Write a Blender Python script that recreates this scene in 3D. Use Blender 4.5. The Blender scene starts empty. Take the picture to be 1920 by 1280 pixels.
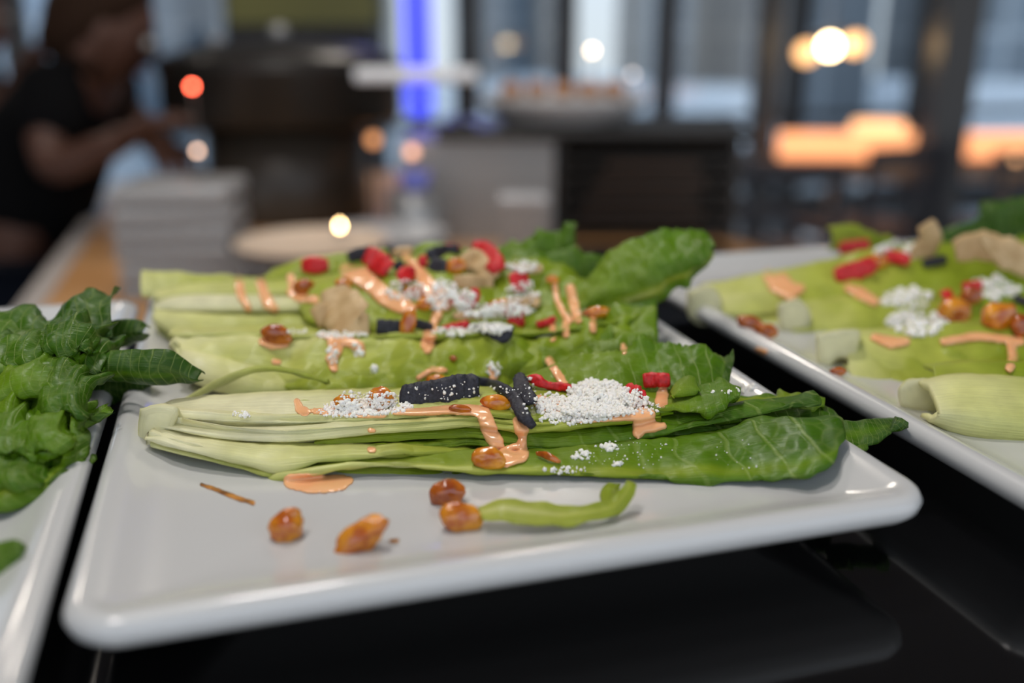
import bpy, math, random
from mathutils import Vector, noise
from mathutils.bvhtree import BVHTree
random.seed(7)
scene = bpy.context.scene
COL = scene.collection

# ------------------------------------------------------------------ camera
FPX, PITCH, YAW = 1780.0, 0.30559, 0.28454
CAM = Vector((0.0492, -0.2116, 0.1585))
sP, cP, sY, cY = math.sin(PITCH), math.cos(PITCH), math.sin(YAW), math.cos(YAW)
FW = Vector((sY*cP, cY*cP, -sP)); RT = Vector((cY, -sY, 0)); UP = RT.cross(FW)
FH = Vector((sY, cY, 0))
cd = bpy.data.cameras.new('camera'); cam = bpy.data.objects.new('camera', cd); COL.objects.link(cam)
cam.location = CAM; cam.rotation_euler = (math.pi/2-PITCH, 0, -YAW)
cd.sensor_width = 36; cd.lens = FPX/1920*36; cd.clip_start = .01; cd.clip_end = 200
cd.dof.use_dof = True; cd.dof.focus_distance = 0.338; cd.dof.aperture_fstop = 3.4; cd.dof.aperture_blades = 0
scene.camera = cam
scene.view_settings.view_transform = 'Standard'; scene.view_settings.look = 'None'
scene.view_settings.exposure = 0.0; scene.view_settings.gamma = 1; scene.view_settings.use_curve_mapping = False
try:
    scene.cycles.use_denoising = True
    scene.cycles.max_bounces = 8; scene.cycles.sample_clamp_indirect = 4
except Exception: pass

# ------------------------------------------------------------------ world and lamps
wd = bpy.data.worlds.new('World'); scene.world = wd; wd.use_nodes = True
nt = wd.node_tree; bg = nt.nodes['Background']
tc = nt.nodes.new('ShaderNodeTexCoord'); sx = nt.nodes.new('ShaderNodeSeparateXYZ'); cr = nt.nodes.new('ShaderNodeValToRGB')
nt.links.new(tc.outputs['Generated'], sx.inputs[0]); nt.links.new(sx.outputs['Z'], cr.inputs[0])
cr.color_ramp.elements[0].color = (.455, .455, .455, 1); cr.color_ramp.elements[1].color = (.50, .60, .74, 1); cr.color_ramp.elements[1].position = .5
nt.links.new(cr.outputs[0], bg.inputs[0]); bg.inputs[1].default_value = 2.15

def area(name, loc, size, power, color, rot=(0, 0, 0), sy=None):
    l = bpy.data.lights.new(name, 'AREA'); l.size = size; l.energy = power; l.color = color
    if sy: l.shape = 'RECTANGLE'; l.size_y = sy
    o = bpy.data.objects.new(name, l); COL.objects.link(o); o.location = loc; o.rotation_euler = rot
    return o
# downlights over the buffet plus one added fill, all out of view
area('unseen_overhead_light', (0.05, 0.80, 1.66), .24, 13.0, (1, .95, .89))
area('unseen_overhead_light', (-0.45, 0.0, 1.66), .24, 8.0, (1, .95, .89))  # added for front fill, no fixture known here
area('unseen_overhead_light', (0.9, 2.4, 1.66), .30, 12.0, (1, .90, .78))
area('unseen_overhead_light', (-1.2, 3.2, 1.66), .30, 10.0, (1, .90, .78))

# ------------------------------------------------------------------ helpers
def ray(px, py): return FW*FPX + RT*(px-960) - UP*(py-640)
def W(px, py, d):                       # the point seen at a pixel, at horizontal distance d
    r = ray(px, py); return CAM + r*(d/r.dot(FH))
def floor_at(px, py, z):
    r = ray(px, py); return CAM + r*((z-CAM.z)/r.z)
def dist(p): return (p-CAM).dot(FH)
def lerp(a, b, t): return a+(b-a)*t
def sm(a, b, x):
    t = max(0, min(1, (x-a)/(b-a))); return t*t*(3-2*t)

def tag(o, label=None, cat=None, group=None, kind=None):
    for k, v in (('label', label), ('category', cat), ('group', group), ('kind', kind)):
        if v: o[k] = v
    return o
def empty(name, loc, label, cat, group=None):
    o = bpy.data.objects.new(name, None); COL.objects.link(o); o.location = loc; o.empty_display_size = .01
    return tag(o, label, cat, group)
SV, SF = [], []
def surf(vs, fs):
    b = len(SV); SV.extend(Vector(v) for v in vs); SF.extend([tuple(i+b for i in f) for f in fs])
TREE = None
def retree():
    global TREE; TREE = BVHTree.FromPolygons(SV, SF)
def hit(px, py):
    r = ray(px, py).normalized(); p, n, i, t = TREE.ray_cast(CAM, r, 3.0)
    if p is None: return floor_at(px, py, .02), Vector((0, 0, 1))
    if n.dot(r) > 0: n = -n
    return p, n

def mk(name, vs, fs, mat, parent=None, smooth=True, cols=None, uvs=None, reg=False, origin=None, sharp=None):
    vs = [Vector(v) for v in vs]
    if reg: surf(vs, fs)
    if origin is None:
        if parent is not None:
            origin = Vector((0, 0, 0)); q = parent
            while q is not None: origin += q.location; q = q.parent
        else:
            lo = Vector([min(v[i] for v in vs) for i in range(3)]); hi = Vector([max(v[i] for v in vs) for i in range(3)])
            origin = (lo+hi)/2; origin.z = lo.z
    me = bpy.data.meshes.new(name); me.from_pydata([v-origin for v in vs], [], fs); me.update()
    if smooth: me.polygons.foreach_set('use_smooth', [True]*len(me.polygons))
    if cols:
        a = me.color_attributes.new('Col', 'FLOAT_COLOR', 'POINT')
        for i, c in enumerate(cols): a.data[i].color = (c[0], c[1], c[2], c[3] if len(c) > 3 else 1)
    if uvs:
        ul = me.uv_layers.new(name='UVMap')
        for lp in me.loops: ul.data[lp.index].uv = uvs[lp.vertex_index]
    o = bpy.data.objects.new(name, me); COL.objects.link(o)
    if mat: me.materials.append(mat)
    if parent is not None: o.parent = parent
    if parent is None: o.location = origin
    if sharp:
        try: me.set_sharp_from_angle(angle=sharp)
        except Exception: pass
    return o

def add(V, F, v2, f2):
    b = len(V); V.extend(v2); F.extend([tuple(i+b for i in f) for f in f2])
def box(c, s, rz=0, bev=0):
    c = Vector(c); hx, hy, hz = s[0]/2, s[1]/2, s[2]/2
    V = []; F = []
    if bev <= 0:
        for z in (-hz, hz):
            for x, y in ((-hx, -hy), (hx, -hy), (hx, hy), (-hx, hy)): V.append(Vector((x, y, z)))
        F = [(0, 3, 2, 1), (4, 5, 6, 7), (0, 1, 5, 4), (1, 2, 6, 5), (2, 3, 7, 6), (3, 0, 4, 7)]
    else:
        prof = [(bev, -hz), (0, -hz+bev), (0, hz-bev), (bev, hz)]; n = 4
        rings = []
        for s_, z in prof:
            ring = []
            for cx, cy, a0 in ((hx-bev, hy-bev, 0), (-hx+bev, hy-bev, 90), (-hx+bev, -hy+bev, 180), (hx-bev, -hy+bev, 270)):
                for k in range(n+1):
                    a = math.radians(a0+90*k/n); ring.append(Vector((cx+(bev-s_)*math.cos(a), cy+(bev-s_)*math.sin(a), z)))
            rings.append(ring)
        N = len(rings[0])
        for r in rings: V += r
        for j in range(len(rings)-1):
            for i in range(N): F.append((j*N+i, j*N+(i+1) % N, (j+1)*N+(i+1) % N, (j+1)*N+i))
        F.append(tuple(range(N))[::-1]); F.append(tuple((len(rings)-1)*N+i for i in range(N)))
    ca, sa = math.cos(rz), math.sin(rz)
    return [Vector((v.x*ca-v.y*sa, v.x*sa+v.y*ca, v.z))+c for v in V], F
def lathe(c, prof, n=48):
    c = Vector(c); V = []; F = []
    for r, z in prof:
        for i in range(n): a = 2*math.pi*i/n; V.append(c+Vector((r*math.cos(a), r*math.sin(a), z)))
    for j in range(len(prof)-1):
        for i in range(n): F.append((j*n+i, j*n+(i+1) % n, (j+1)*n+(i+1) % n, (j+1)*n+i))
    F.append(tuple(range(n))[::-1]); F.append(tuple((len(prof)-1)*n+i for i in range(n)))
    return V, F
def tube(pts, rad, n=12):
    V = []; F = []; pts = [Vector(p) for p in pts]
    for i, p in enumerate(pts):
        t = (pts[min(i+1, len(pts)-1)]-pts[max(i-1, 0)]).normalized()
        a = t.cross(Vector((0, 0, 1)))
        if a.length < .1: a = t.cross(Vector((1, 0, 0)))
        a.normalize(); b = t.cross(a); r = rad[i] if isinstance(rad, (list, tuple)) else rad
        for k in range(n): w = 2*math.pi*k/n; V.append(p+(a*math.cos(w)+b*math.sin(w))*r)
    for j in range(len(pts)-1):
        for i in range(n): F.append((j*n+i, j*n+(i+1) % n, (j+1)*n+(i+1) % n, (j+1)*n+i))
    F.append(tuple(range(n))[::-1]); F.append(tuple((len(pts)-1)*n+i for i in range(n)))
    return V, F
def ico(sub=2):
    t = (1+5**.5)/2
    V = [Vector(v).normalized() for v in ((-1, t, 0), (1, t, 0), (-1, -t, 0), (1, -t, 0), (0, -1, t), (0, 1, t), (0, -1, -t), (0, 1, -t), (t, 0, -1), (t, 0, 1), (-t, 0, -1), (-t, 0, 1))]
    F = [(0, 11, 5), (0, 5, 1), (0, 1, 7), (0, 7, 10), (0, 10, 11), (1, 5, 9), (5, 11, 4), (11, 10, 2), (10, 7, 6), (7, 1, 8), (3, 9, 4), (3, 4, 2), (3, 2, 6), (3, 6, 8), (3, 8, 9), (4, 9, 5), (2, 4, 11), (6, 2, 10), (8, 6, 7), (9, 8, 1)]
    for _ in range(sub):
        m = {}; nf = []
        def mid(a, b):
            k = (min(a, b), max(a, b))
            if k not in m: m[k] = len(V); V.append(((V[a]+V[b])/2).normalized())
            return m[k]
        for a, b, c in F:
            x, y, z = mid(a, b), mid(b, c), mid(c, a); nf += [(a, x, z), (b, y, x), (c, z, y), (x, y, z)]
        F = nf
    return V, F
ICO = {k: ico(k) for k in (0, 1, 2, 3, 4)}

def cat(pts, n):                         # Catmull-Rom through points, n samples evenly in length
    m = len(pts)
    if m == 1: return [pts[0].copy() for _ in range(n)]
    L = [0]
    for i in range(1, m): L.append(L[-1]+max(1e-9, (pts[i]-pts[i-1]).length))
    out = []; i = 0
    for k in range(n):
        s = L[-1]*k/(n-1)
        while i < m-2 and s > L[i+1]: i += 1
        t = (s-L[i])/(L[i+1]-L[i]); p1, p2 = pts[i], pts[i+1]
        d = L[i+1]-L[i]
        m1 = (p2-pts[i-1])/(L[i+1]-L[i-1])*d if i > 0 else (p2-p1)
        m2 = (pts[i+2]-p1)/(L[i+2]-L[i])*d if i < m-2 else (p2-p1)
        t2, t3 = t*t, t*t*t
        out.append(p1*(2*t3-3*t2+1)+m1*(t3-2*t2+t)+p2*(-2*t3+3*t2)+m2*(t3-t2))
    return out

# ------------------------------------------------------------------ materials
def newmat(name):
    m = bpy.data.materials.new(name); m.use_nodes = True; nt = m.node_tree
    return m, nt, nt.nodes['Principled BSDF']
def simple(name, col, rough=.5, metal=0, coat=0, spec=.5, var=0, scale=20, bump=0, bscale=60, col2=None, sss=0, emit=None, es=0):
    m, nt, b = newmat(name)
    b.inputs['Base Color'].default_value = (*col, 1); b.inputs['Roughness'].default_value = rough
    b.inputs['Metallic'].default_value = metal; b.inputs['Coat Weight'].default_value = coat; b.inputs['Coat Roughness'].default_value = .06
    b.inputs['Specular IOR Level'].default_value = spec
    if sss:
        b.inputs['Subsurface Weight'].default_value = sss; b.inputs['Subsurface Radius'].default_value = (1, .5, .2); b.inputs['Subsurface Scale'].default_value = .003
    if emit: b.inputs['Emission Color'].default_value = (*emit, 1); b.inputs['Emission Strength'].default_value = es
    t = nt.nodes.new('ShaderNodeTexCoord')
    if col2 or var:
        n = nt.nodes.new('ShaderNodeTexNoise'); n.inputs['Scale'].default_value = scale; n.inputs['Detail'].default_value = 4
        nt.links.new(t.outputs['Object'], n.inputs['Vector'])
        r = nt.nodes.new('ShaderNodeValToRGB'); nt.links.new(n.outputs['Fac'], r.inputs[0])
        c2 = col2 or tuple(c*(1-var) for c in col)
        r.color_ramp.elements[0].color = (*c2, 1); r.color_ramp.elements[1].color = (*col, 1)
        r.color_ramp.elements[0].position = .36; r.color_ramp.elements[1].position = .62
        nt.links.new(r.outputs[0], b.inputs['Base Color'])
    if bump:
        n = nt.nodes.new('ShaderNodeTexNoise'); n.inputs['Scale'].default_value = bscale; n.inputs['Detail'].default_value = 5
        nt.links.new(t.outputs['Object'], n.inputs['Vector'])
        bp = nt.nodes.new('ShaderNodeBump'); bp.inputs['Strength'].default_value = bump; bp.inputs['Distance'].default_value = 1.0/bscale*.3
        nt.links.new(n.outputs['Fac'], bp.inputs['Height']); nt.links.new(bp.outputs[0], b.inputs['Normal'])
    return m

def lettuce_mat():
    m, nt, b = newmat('romaine_leaf'); L = nt.links
    at = nt.nodes.new('ShaderNodeAttribute'); at.attribute_name = 'Col'
    uv = nt.nodes.new('ShaderNodeUVMap'); tco = nt.nodes.new('ShaderNodeTexCoord')
    n1 = nt.nodes.new('ShaderNodeTexNoise'); n1.inputs['Scale'].default_value = 90; n1.inputs['Detail'].default_value = 5
    L.new(tco.outputs['Object'], n1.inputs['Vector'])
    # long fibres along the leaf
    mp = nt.nodes.new('ShaderNodeMapping'); mp.inputs['Scale'].default_value = (2.5, 60, 1); L.new(uv.outputs[0], mp.inputs[0])
    n2 = nt.nodes.new('ShaderNodeTexNoise'); n2.inputs['Scale'].default_value = 1.0; n2.inputs['Detail'].default_value = 3; L.new(mp.outputs[0], n2.inputs['Vector'])
    # side veins
    mp2 = nt.nodes.new('ShaderNodeMapping'); mp2.inputs['Scale'].default_value = (1.7, .42, 1); mp2.inputs['Rotation'].default_value = (0, 0, .22)
    L.new(uv.outputs[0], mp2.inputs[0])
    wv = nt.nodes.new('ShaderNodeTexWave'); wv.inputs['Scale'].default_value = 2.6; wv.inputs['Distortion'].default_value = 3.2; wv.inputs['Detail'].default_value = 2; wv.inputs['Detail Scale'].default_value = 1.4
    L.new(mp2.outputs[0], wv.inputs['Vector'])
    vr = nt.nodes.new('ShaderNodeMapRange'); vr.inputs[1].default_value = .955; vr.inputs[2].default_value = 1.0; L.new(wv.outputs['Fac'], vr.inputs[0])
    vo = nt.nodes.new('ShaderNodeTexVoronoi'); vo.feature = 'DISTANCE_TO_EDGE'; vo.inputs['Scale'].default_value = 150; L.new(tco.outputs['Object'], vo.inputs['Vector'])
    vq = nt.nodes.new('ShaderNodeMapRange'); vq.inputs[1].default_value = 0; vq.inputs[2].default_value = .10; vq.inputs[3].default_value = .35; vq.inputs[4].default_value = 0; L.new(vo.outputs['Distance'], vq.inputs[0])
    va = nt.nodes.new('ShaderNodeMath'); va.operation = 'MAXIMUM'; L.new(vr.outputs[0], va.inputs[0]); L.new(vq.outputs[0], va.inputs[1])
    lf = nt.nodes.new('ShaderNodeMapRange'); lf.inputs[1].default_value = .45; lf.inputs[2].default_value = .75; lf.inputs[3].default_value = 0; lf.inputs[4].default_value = .36; L.new(at.outputs['Alpha'], lf.inputs[0])
    vm = nt.nodes.new('ShaderNodeMath'); vm.operation = 'MULTIPLY'; L.new(va.outputs[0], vm.inputs[0]); L.new(lf.outputs[0], vm.inputs[1])
    # variation
    r = nt.nodes.new('ShaderNodeMapRange'); r.inputs[3].default_value = .72; r.inputs[4].default_value = 1.22; L.new(n1.outputs['Fac'], r.inputs[0])
    r2 = nt.nodes.new('ShaderNodeMapRange'); r2.inputs[3].default_value = .80; r2.inputs[4].default_value = 1.18; L.new(n2.outputs['Fac'], r2.inputs[0])
    mm = nt.nodes.new('ShaderNodeMath'); mm.operation = 'MULTIPLY'; L.new(r.outputs[0], mm.inputs[0]); L.new(r2.outputs[0], mm.inputs[1])
    vs = nt.nodes.new('ShaderNodeVectorMath'); vs.operation = 'SCALE'; L.new(at.outputs['Color'], vs.inputs[0]); L.new(mm.outputs[0], vs.inputs['Scale'])
    mv = nt.nodes.new('ShaderNodeMixRGB'); L.new(vm.outputs[0], mv.inputs[0]); L.new(vs.outputs[0], mv.inputs[1]); mv.inputs[2].default_value = (.42, .52, .14, 1)
    L.new(mv.outputs[0], b.inputs['Base Color'])
    b.inputs['Roughness'].default_value = .36; b.inputs['Specular IOR Level'].default_value = .30
    b.inputs['Coat Weight'].default_value = .08; b.inputs['Coat Roughness'].default_value = .22
    # bump
    ad = nt.nodes.new('ShaderNodeMath'); ad.operation = 'ADD'; L.new(n2.outputs['Fac'], ad.inputs[0]); L.new(n1.outputs['Fac'], ad.inputs[1])
    a2 = nt.nodes.new('ShaderNodeMath'); a2.operation = 'SUBTRACT'; L.new(ad.outputs[0], a2.inputs[0]); L.new(vm.outputs[0], a2.inputs[1])
    bp = nt.nodes.new('ShaderNodeBump'); bp.inputs['Strength'].default_value = .5; bp.inputs['Distance'].default_value = .0012; L.new(a2.outputs[0], bp.inputs['Height'])
    L.new(bp.outputs[0], b.inputs['Normal'])
    tr = nt.nodes.new('ShaderNodeBsdfTranslucent'); L.new(mv.outputs[0], tr.inputs[0])
    ms = nt.nodes.new('ShaderNodeMixShader'); ms.inputs[0].default_value = .22
    out = nt.nodes['Material Output']; L.new(b.outputs[0], ms.inputs[1]); L.new(tr.outputs[0], ms.inputs[2]); L.new(ms.outputs[0], out.inputs[0])
    return m
M = {}
M['lettuce'] = lettuce_mat()
M['plate'] = simple('glazed_porcelain', (.60, .60, .595), .24, coat=.55, spec=.45)
M['glass_top'] = simple('black_glass', (.003, .003, .0035), .07, spec=.35)
M['raisin'] = simple('golden_raisin', (.86, .36, .018), .2, coat=.7, col2=(.48, .10, .006), scale=150, bump=.3, bscale=330, sss=.25)
M['raisin2'] = simple('dark_golden_raisin', (.62, .17, .01), .2, coat=.7, col2=(.30, .05, .004), scale=150, bump=.3, bscale=330, sss=.2)
M['black'] = simple('black_tortilla', (.010, .010, .016), .6, bump=1, bscale=700, col2=(.03, .03, .045), scale=900)
M['red'] = simple('red_tortilla', (.74, .014, .018), .45, bump=.8, bscale=800, col2=(.50, .008, .010), scale=500, spec=.5)
M['tan'] = simple('tan_tortilla', (.66, .46, .24), .6, bump=.6, bscale=400, col2=(.50, .32, .14), scale=120)
M['sauce'] = simple('peach_dressing', (1, .50, .235), .24, coat=.3, sss=.15, col2=(.97, .45, .20), scale=120)
M['cheese'] = simple('grated_cheese', (1, .96, .88), .8, sss=.15, spec=.2)
M['oil'] = simple('brown_sauce_smear', (.62, .26, .05), .25, coat=.5, col2=(.10, .03, .01), scale=140)

# lettuce tones, from pale heart to dark leaf tip
RAMP = [(0, (.98, .94, .60)), (.12, (.87, .86, .37)), (.3, (.56, .61, .095)), (.5, (.31, .41, .018)), (.7, (.125, .26, .005)), (.85, (.052, .145, .003)), (1, (.020, .07, .003))]
def ramp(g):
    g = max(0, min(1, g))
    for (a, ca), (b, cb) in zip(RAMP, RAMP[1:]):
        if g <= b:
            t = (g-a)/(b-a); return tuple(lerp(x, y, t) for x, y in zip(ca, cb))+(g,)
    return RAMP[-1][1]+(1,)

def sheet(name, rows, parent, nu=70, nw=12, th=(.0022, .0006), g=(.1, .8), gp=1.0, rib=None, ribw=.12, ribg=.35,
          puck=(0, .0010), ruff=.0, rf=60, serr=.0, seed=0, mat=None, reg=True, edge_g=0):
    """a leaf: rows are curves running from stem to tip; the sheet between them is given thickness"""
    rr = [cat(r, nu) for r in rows]
    G = []
    for i in range(nu): G.append(cat([r[i] for r in rr], nw))
    P = [[G[i][j].copy() for j in range(nw)] for i in range(nu)]
    def nrm(i, j):
        a = G[min(i+1, nu-1)][j]-G[max(i-1, 0)][j]; b = G[i][min(j+1, nw-1)]-G[i][max(j-1, 0)]
        n = a.cross(b)
        return n.normalized() if n.length > 1e-12 else Vector((0, 0, 1))
    NN = [[nrm(i, j) for j in range(nw)] for i in range(nu)]
    s = sum((NN[i][j].dot(CAM-G[i][j]) for i in range(nu) for j in range(nw)))
    sg = 1 if s >= 0 else -1
    cols = []; T = []
    for i in range(nu):
        u = i/(nu-1)
        for j in range(nw):
            w = j/(nw-1); n = NN[i][j]*sg; p = G[i][j]; e = abs(2*w-1)
            amp = lerp(puck[0], puck[1], u)
            d = noise.noise(p*75+Vector((seed*7.1, 0, 0)))*amp*1.6 + noise.noise(p*190+Vector((0, seed*3.3, 0)))*amp*.8
            d += ruff*sm(0.05, .5, u)*e*e*(math.sin(rf*u+seed+2.2*w)+.6*math.sin(rf*1.9*u+seed*2))
            q = p+n*d
            if serr and e > .99:
                out = (G[i][j]-G[i][j+(1 if w < .5 else -1)]).normalized()
                q += out*serr*(abs(noise.noise(Vector((u*38, seed, w*9))))*2-.3+.5*noise.noise(Vector((u*110, seed, w))))*sm(.1, .5, u)
            P[i][j] = q
            t = lerp(th[0], th[1], sm(0, 1, u))
            if rib is not None: t += th[0]*.7*math.exp(-((w-rib)/ribw)**2)*(1-.6*u)
            t *= (1-.55*e**6)
            T.append(t)
            gg = lerp(g[0], g[1], u**gp)+.05*noise.noise(p*60)+edge_g*e*e
            if rib is not None: gg -= ribg*math.exp(-((w-rib)/ribw)**2)*sm(-.2, .2, u)*(1-.45*u)
            cols.append(ramp(gg))
    V = [P[i][j] for i in range(nu) for j in range(nw)]
    B = [P[i][j]-NN[i][j]*sg*T[i*nw+j] for i in range(nu) for j in range(nw)]
    n0 = len(V); F = []
    idx = lambda i, j: i*nw+j
    for i in range(nu-1):
        for j in range(nw-1):
            q = (idx(i, j), idx(i+1, j), idx(i+1, j+1), idx(i, j+1))
            F.append(q if sg > 0 else q[::-1]); q2 = tuple(k+n0 for k in q); F.append(q2[::-1] if sg > 0 else q2)
    def st(a, b):
        q = (a, a+n0, b+n0, b); F.append(q if sg > 0 else q[::-1])
    for i in range(nu-1): st(idx(i, 0), idx(i+1, 0)); st(idx(i+1, nw-1), idx(i, nw-1))
    for j in range(nw-1): st(idx(0, j+1), idx(0, j)); st(idx(nu-1, j), idx(nu-1, j+1))
    uv = [(i/(nu-1), j/(nw-1)) for i in range(nu) for j in range(nw)]*2
    return mk(name, V+B, F, mat or M['lettuce'], parent, cols=cols+cols, uvs=uv, reg=reg)

def band(name, pts, parent, D, off=0, lean=0, bulge=.001, back=.010, bdz=-.002, wrap=True, **kw):
    """a leaf seen side-on: pts = (x, top y, bottom y); D(y) its distance; its edges run back into the head"""
    dx = [p[3] if len(p) > 3 else 0 for p in pts]; pts = [p[:3] for p in pts]
    top = [W(x, a, D(a)+off+lean+e) for (x, a, b), e in zip(pts, dx)]; bot = [W(x, b, D(b)+off+e) for (x, a, b), e in zip(pts, dx)]
    mid = [(p+q)/2-FH*bulge for p, q in zip(top, bot)]
    rows = [top, mid, bot]
    if wrap:
        t2 = [p+FH*back*.3+Vector((0, 0, bdz*.1)) for p in top]; t3 = [p+FH*back+Vector((0, 0, bdz)) for p in top]
        b2 = [p+FH*back*.25+Vector((0, 0, bdz*.2)) for p in bot]; b3 = [p+FH*back*.8+Vector((0, 0, bdz*.5)) for p in bot]
        rows = [t3, t2]+rows+[b2, b3]
    kw.setdefault('nw', 18 if wrap else 10)
    return sheet(name, rows, parent, **kw)

def stump(name, outline, parent, d0, depth, g=.06, shrink=.8):
    """the trimmed stem end: a rounded block following the outline"""
    n = 28; pts = [Vector((x, y, 0)) for x, y in outline]; pts = cat(pts+[pts[0]], n+1)[:-1]
    c = sum(pts, Vector())/n
    prof = [(.55, -.0006), (.9, -.0002), (1.0, .001), (1.0, depth*.5), (shrink, depth)]
    V = []; cols = []
    for s, dd in prof:
        for p in pts:
            q = c+(p-c)*s; v = W(q.x, q.y, d0+dd); v += Vector((noise.noise(v*200), noise.noise(v*220), noise.noise(v*240)))*.0006
            V.append(v); cols.append(ramp(g+.12*noise.noise(v*120)+(.10 if s == 1.0 and dd < .002 else 0)))
    F = []
    for j in range(len(prof)-1):
        for i in range(n): F.append((j*n+i, j*n+(i+1) % n, (j+1)*n+(i+1) % n, (j+1)*n+i))
    F.append(tuple(range(n))[::-1]); F.append(tuple((len(prof)-1)*n+i for i in range(n)))
    uv = [(i/n*.1, k/5) for k in range(5) for i in range(n)]
    return mk(name, V, F, M['lettuce'], parent, cols=cols, uvs=uv, reg=True)

# ------------------------------------------------------------------ counter, riser, floor
FLOOR = -1.05
def struct(name, v, f, mat): return tag(mk(name, v, f, mat, smooth=False), kind='structure')
M['floor'] = simple('floor_boards', (.36, .34, .33), .16, var=.4, scale=3, coat=.6)
M['wood'] = simple('oak_counter', (.62, .34, .15), .35, col2=(.48, .24, .09), scale=5)
M['edge'] = simple('counter_edging', (.52, .47, .44), .3)
M['dark'] = simple('dark_paint', (.012, .012, .013), .45)
M['ceil'] = simple('ceiling_paint', (.34, .33, .32), .8)

# glass-topped riser carrying the plates
rz = empty('buffet_riser', (0.2, .13, -.2), 'glossy black glass buffet riser carrying the three square salad plates', 'buffet riser')
v, f = box((.19, .141, -.006), (.96, .408, .012), 0, .003); mk('glass_top', v, f, M['glass_top'], rz, smooth=False, reg=True)
v, f = box((.19, .1395, -.106), (.95, .401, .188)); mk('base', v, f, simple('riser_board', (.12, .085, .065), .5), rz, smooth=False)
# working counter
ct = empty('counter', (.39, 1.1, FLOOR), 'long oak topped counter running away behind the black riser', 'counter')
v, f = box((.35, 1.1, -.22), (1.22, 2.9, .04)); mk('worktop', v, f, M['wood'], ct, smooth=False)
v, f = box((-.242, 1.1, -.2195), (.035, 2.92, .045)); mk('edge_strip', v, f, M['edge'], ct, smooth=False)
v, f = box((.35, 1.1, -.645), (1.08, 2.7, .81)); mk('cabinet', v, f, M['dark'], ct, smooth=False)

# ------------------------------------------------------------------ the room
def pbox(x0, x1, yt, yb, d, depth, bev=0):
    """an upright box, square to the room's long view, between pixel columns and rows at distance d"""
    a, b = W(x0, (yt+yb)/2, d), W(x1, (yt+yb)/2, d); zt, zb = W((x0+x1)/2, yt, d).z, W((x0+x1)/2, yb, d).z
    c = (a+b)/2+FH*depth/2; c.z = (zt+zb)/2
    return box(c, ((b-a).length, depth, zt-zb), -YAW, bev)
WY = 6.2
v, f = box((2, 2.6, FLOOR-.05), (14, 9, .1)); struct('floor', v, f, M['floor'])
v, f = box((2, 2.6, 1.75), (14, 9, .1)); struct('ceiling', v, f, M['ceil'])
M['wallp'] = simple('wall_paint', (.10, .10, .11), .7)
v, f = box((-5.05, 2.6, .35), (.1, 9, 2.8)); struct('wall_left', v, f, M['wallp'])
v, f = box((9.05, 2.6, .35), (.1, 9, 2.8)); struct('wall_right', v, f, M['wallp'])
M['frame'] = simple('window_frame_metal', (.045, .047, .052), .4)
def glass():
    m, nt, b = newmat('window_glass'); t = nt.nodes.new('ShaderNodeBsdfTransparent'); g = nt.nodes.new('ShaderNodeBsdfGlossy')
    g.inputs['Roughness'].default_value = .02; x = nt.nodes.new('ShaderNodeMixShader'); x.inputs[0].default_value = .06
    t.inputs[0].default_value = (.86, .92, .96, 1)
    nt.links.new(t.outputs[0], x.inputs[1]); nt.links.new(g.outputs[0], x.inputs[2]); nt.links.new(x.outputs[0], nt.nodes['Material Output'].inputs[0]); return m
M['glass'] = glass()
xs = [-5, -3.4, -2.3, -1.1, .15, .95, 1.62, 2.3, 3.05, 4.1, 5.2, 6.6, 9]
for i in range(len(xs)-1):
    x0, x1 = xs[i], xs[i+1]; wr_ = None; V = []; F = []; w = .035
    for c, s in (((x0+w, WY, .35), (.07, .1, 2.8)), ((x1-w, WY, .35), (.07, .1, 2.8)), (((x0+x1)/2, WY, FLOOR+.05), (x1-x0-.14, .1, .1)), (((x0+x1)/2, WY, 1.70), (x1-x0-.14, .1, .1)), (((x0+x1)/2, WY, -.37), (x1-x0-.14, .09, .05))):
        a, b = box(c, s); add(V, F, a, b)
    o = struct('window_%d' % (i+1), V, F, M['frame'])
    a, b = box(((x0+x1)/2, WY, .325), (x1-x0-.14, .008, 2.65)); mk('pane', a, b, M['glass'], o, smooth=False)
# ground and city outside
M['street'] = simple('street', (.34, .36, .38), .6, var=.35, scale=.6); v, f = box((5, 40, -2.7), (120, 66, .2)); struct('ground', v, f, M['street'])
def facade(name, c1, c2, sx_, sz_):
    m, nt, b = newmat(name); t = nt.nodes.new('ShaderNodeTexCoord'); k = nt.nodes.new('ShaderNodeTexBrick')
    k.inputs['Scale'].default_value = 1; k.inputs['Mortar Size'].default_value = .12; k.offset = 0
    k.inputs['Brick Width'].default_value = sx_; k.inputs['Row Height'].default_value = sz_
    k.inputs['Color1'].default_value = (*c1, 1); k.inputs['Color2'].default_value = (*[x*.7 for x in c1], 1); k.inputs['Mortar'].default_value = (*c2, 1)
    s = nt.nodes.new('ShaderNodeSeparateXYZ'); q = nt.nodes.new('ShaderNodeCombineXYZ')
    nt.links.new(t.outputs['Object'], s.inputs[0]); nt.links.new(s.outputs['X'], q.inputs[0]); nt.links.new(s.outputs['Z'], q.inputs[1]); nt.links.new(q.outputs[0], k.inputs['Vector'])
    nt.links.new(k.outputs[0], b.inputs['Base Color']); b.inputs['Roughness'].default_value = .35; return m
FA = [facade('facade_grey', (.28, .31, .34), (.48, .50, .52), 1.6, 3), facade('facade_blue', (.36, .45, .55), (.62, .68, .74), 2.2, 3.2),
      facade('facade_brown', (.20, .19, .19), (.36, .31, .27), 1.5, 3), facade('facade_pale', (.60, .68, .76), (.80, .84, .88), 2.5, 3.4)]
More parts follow.
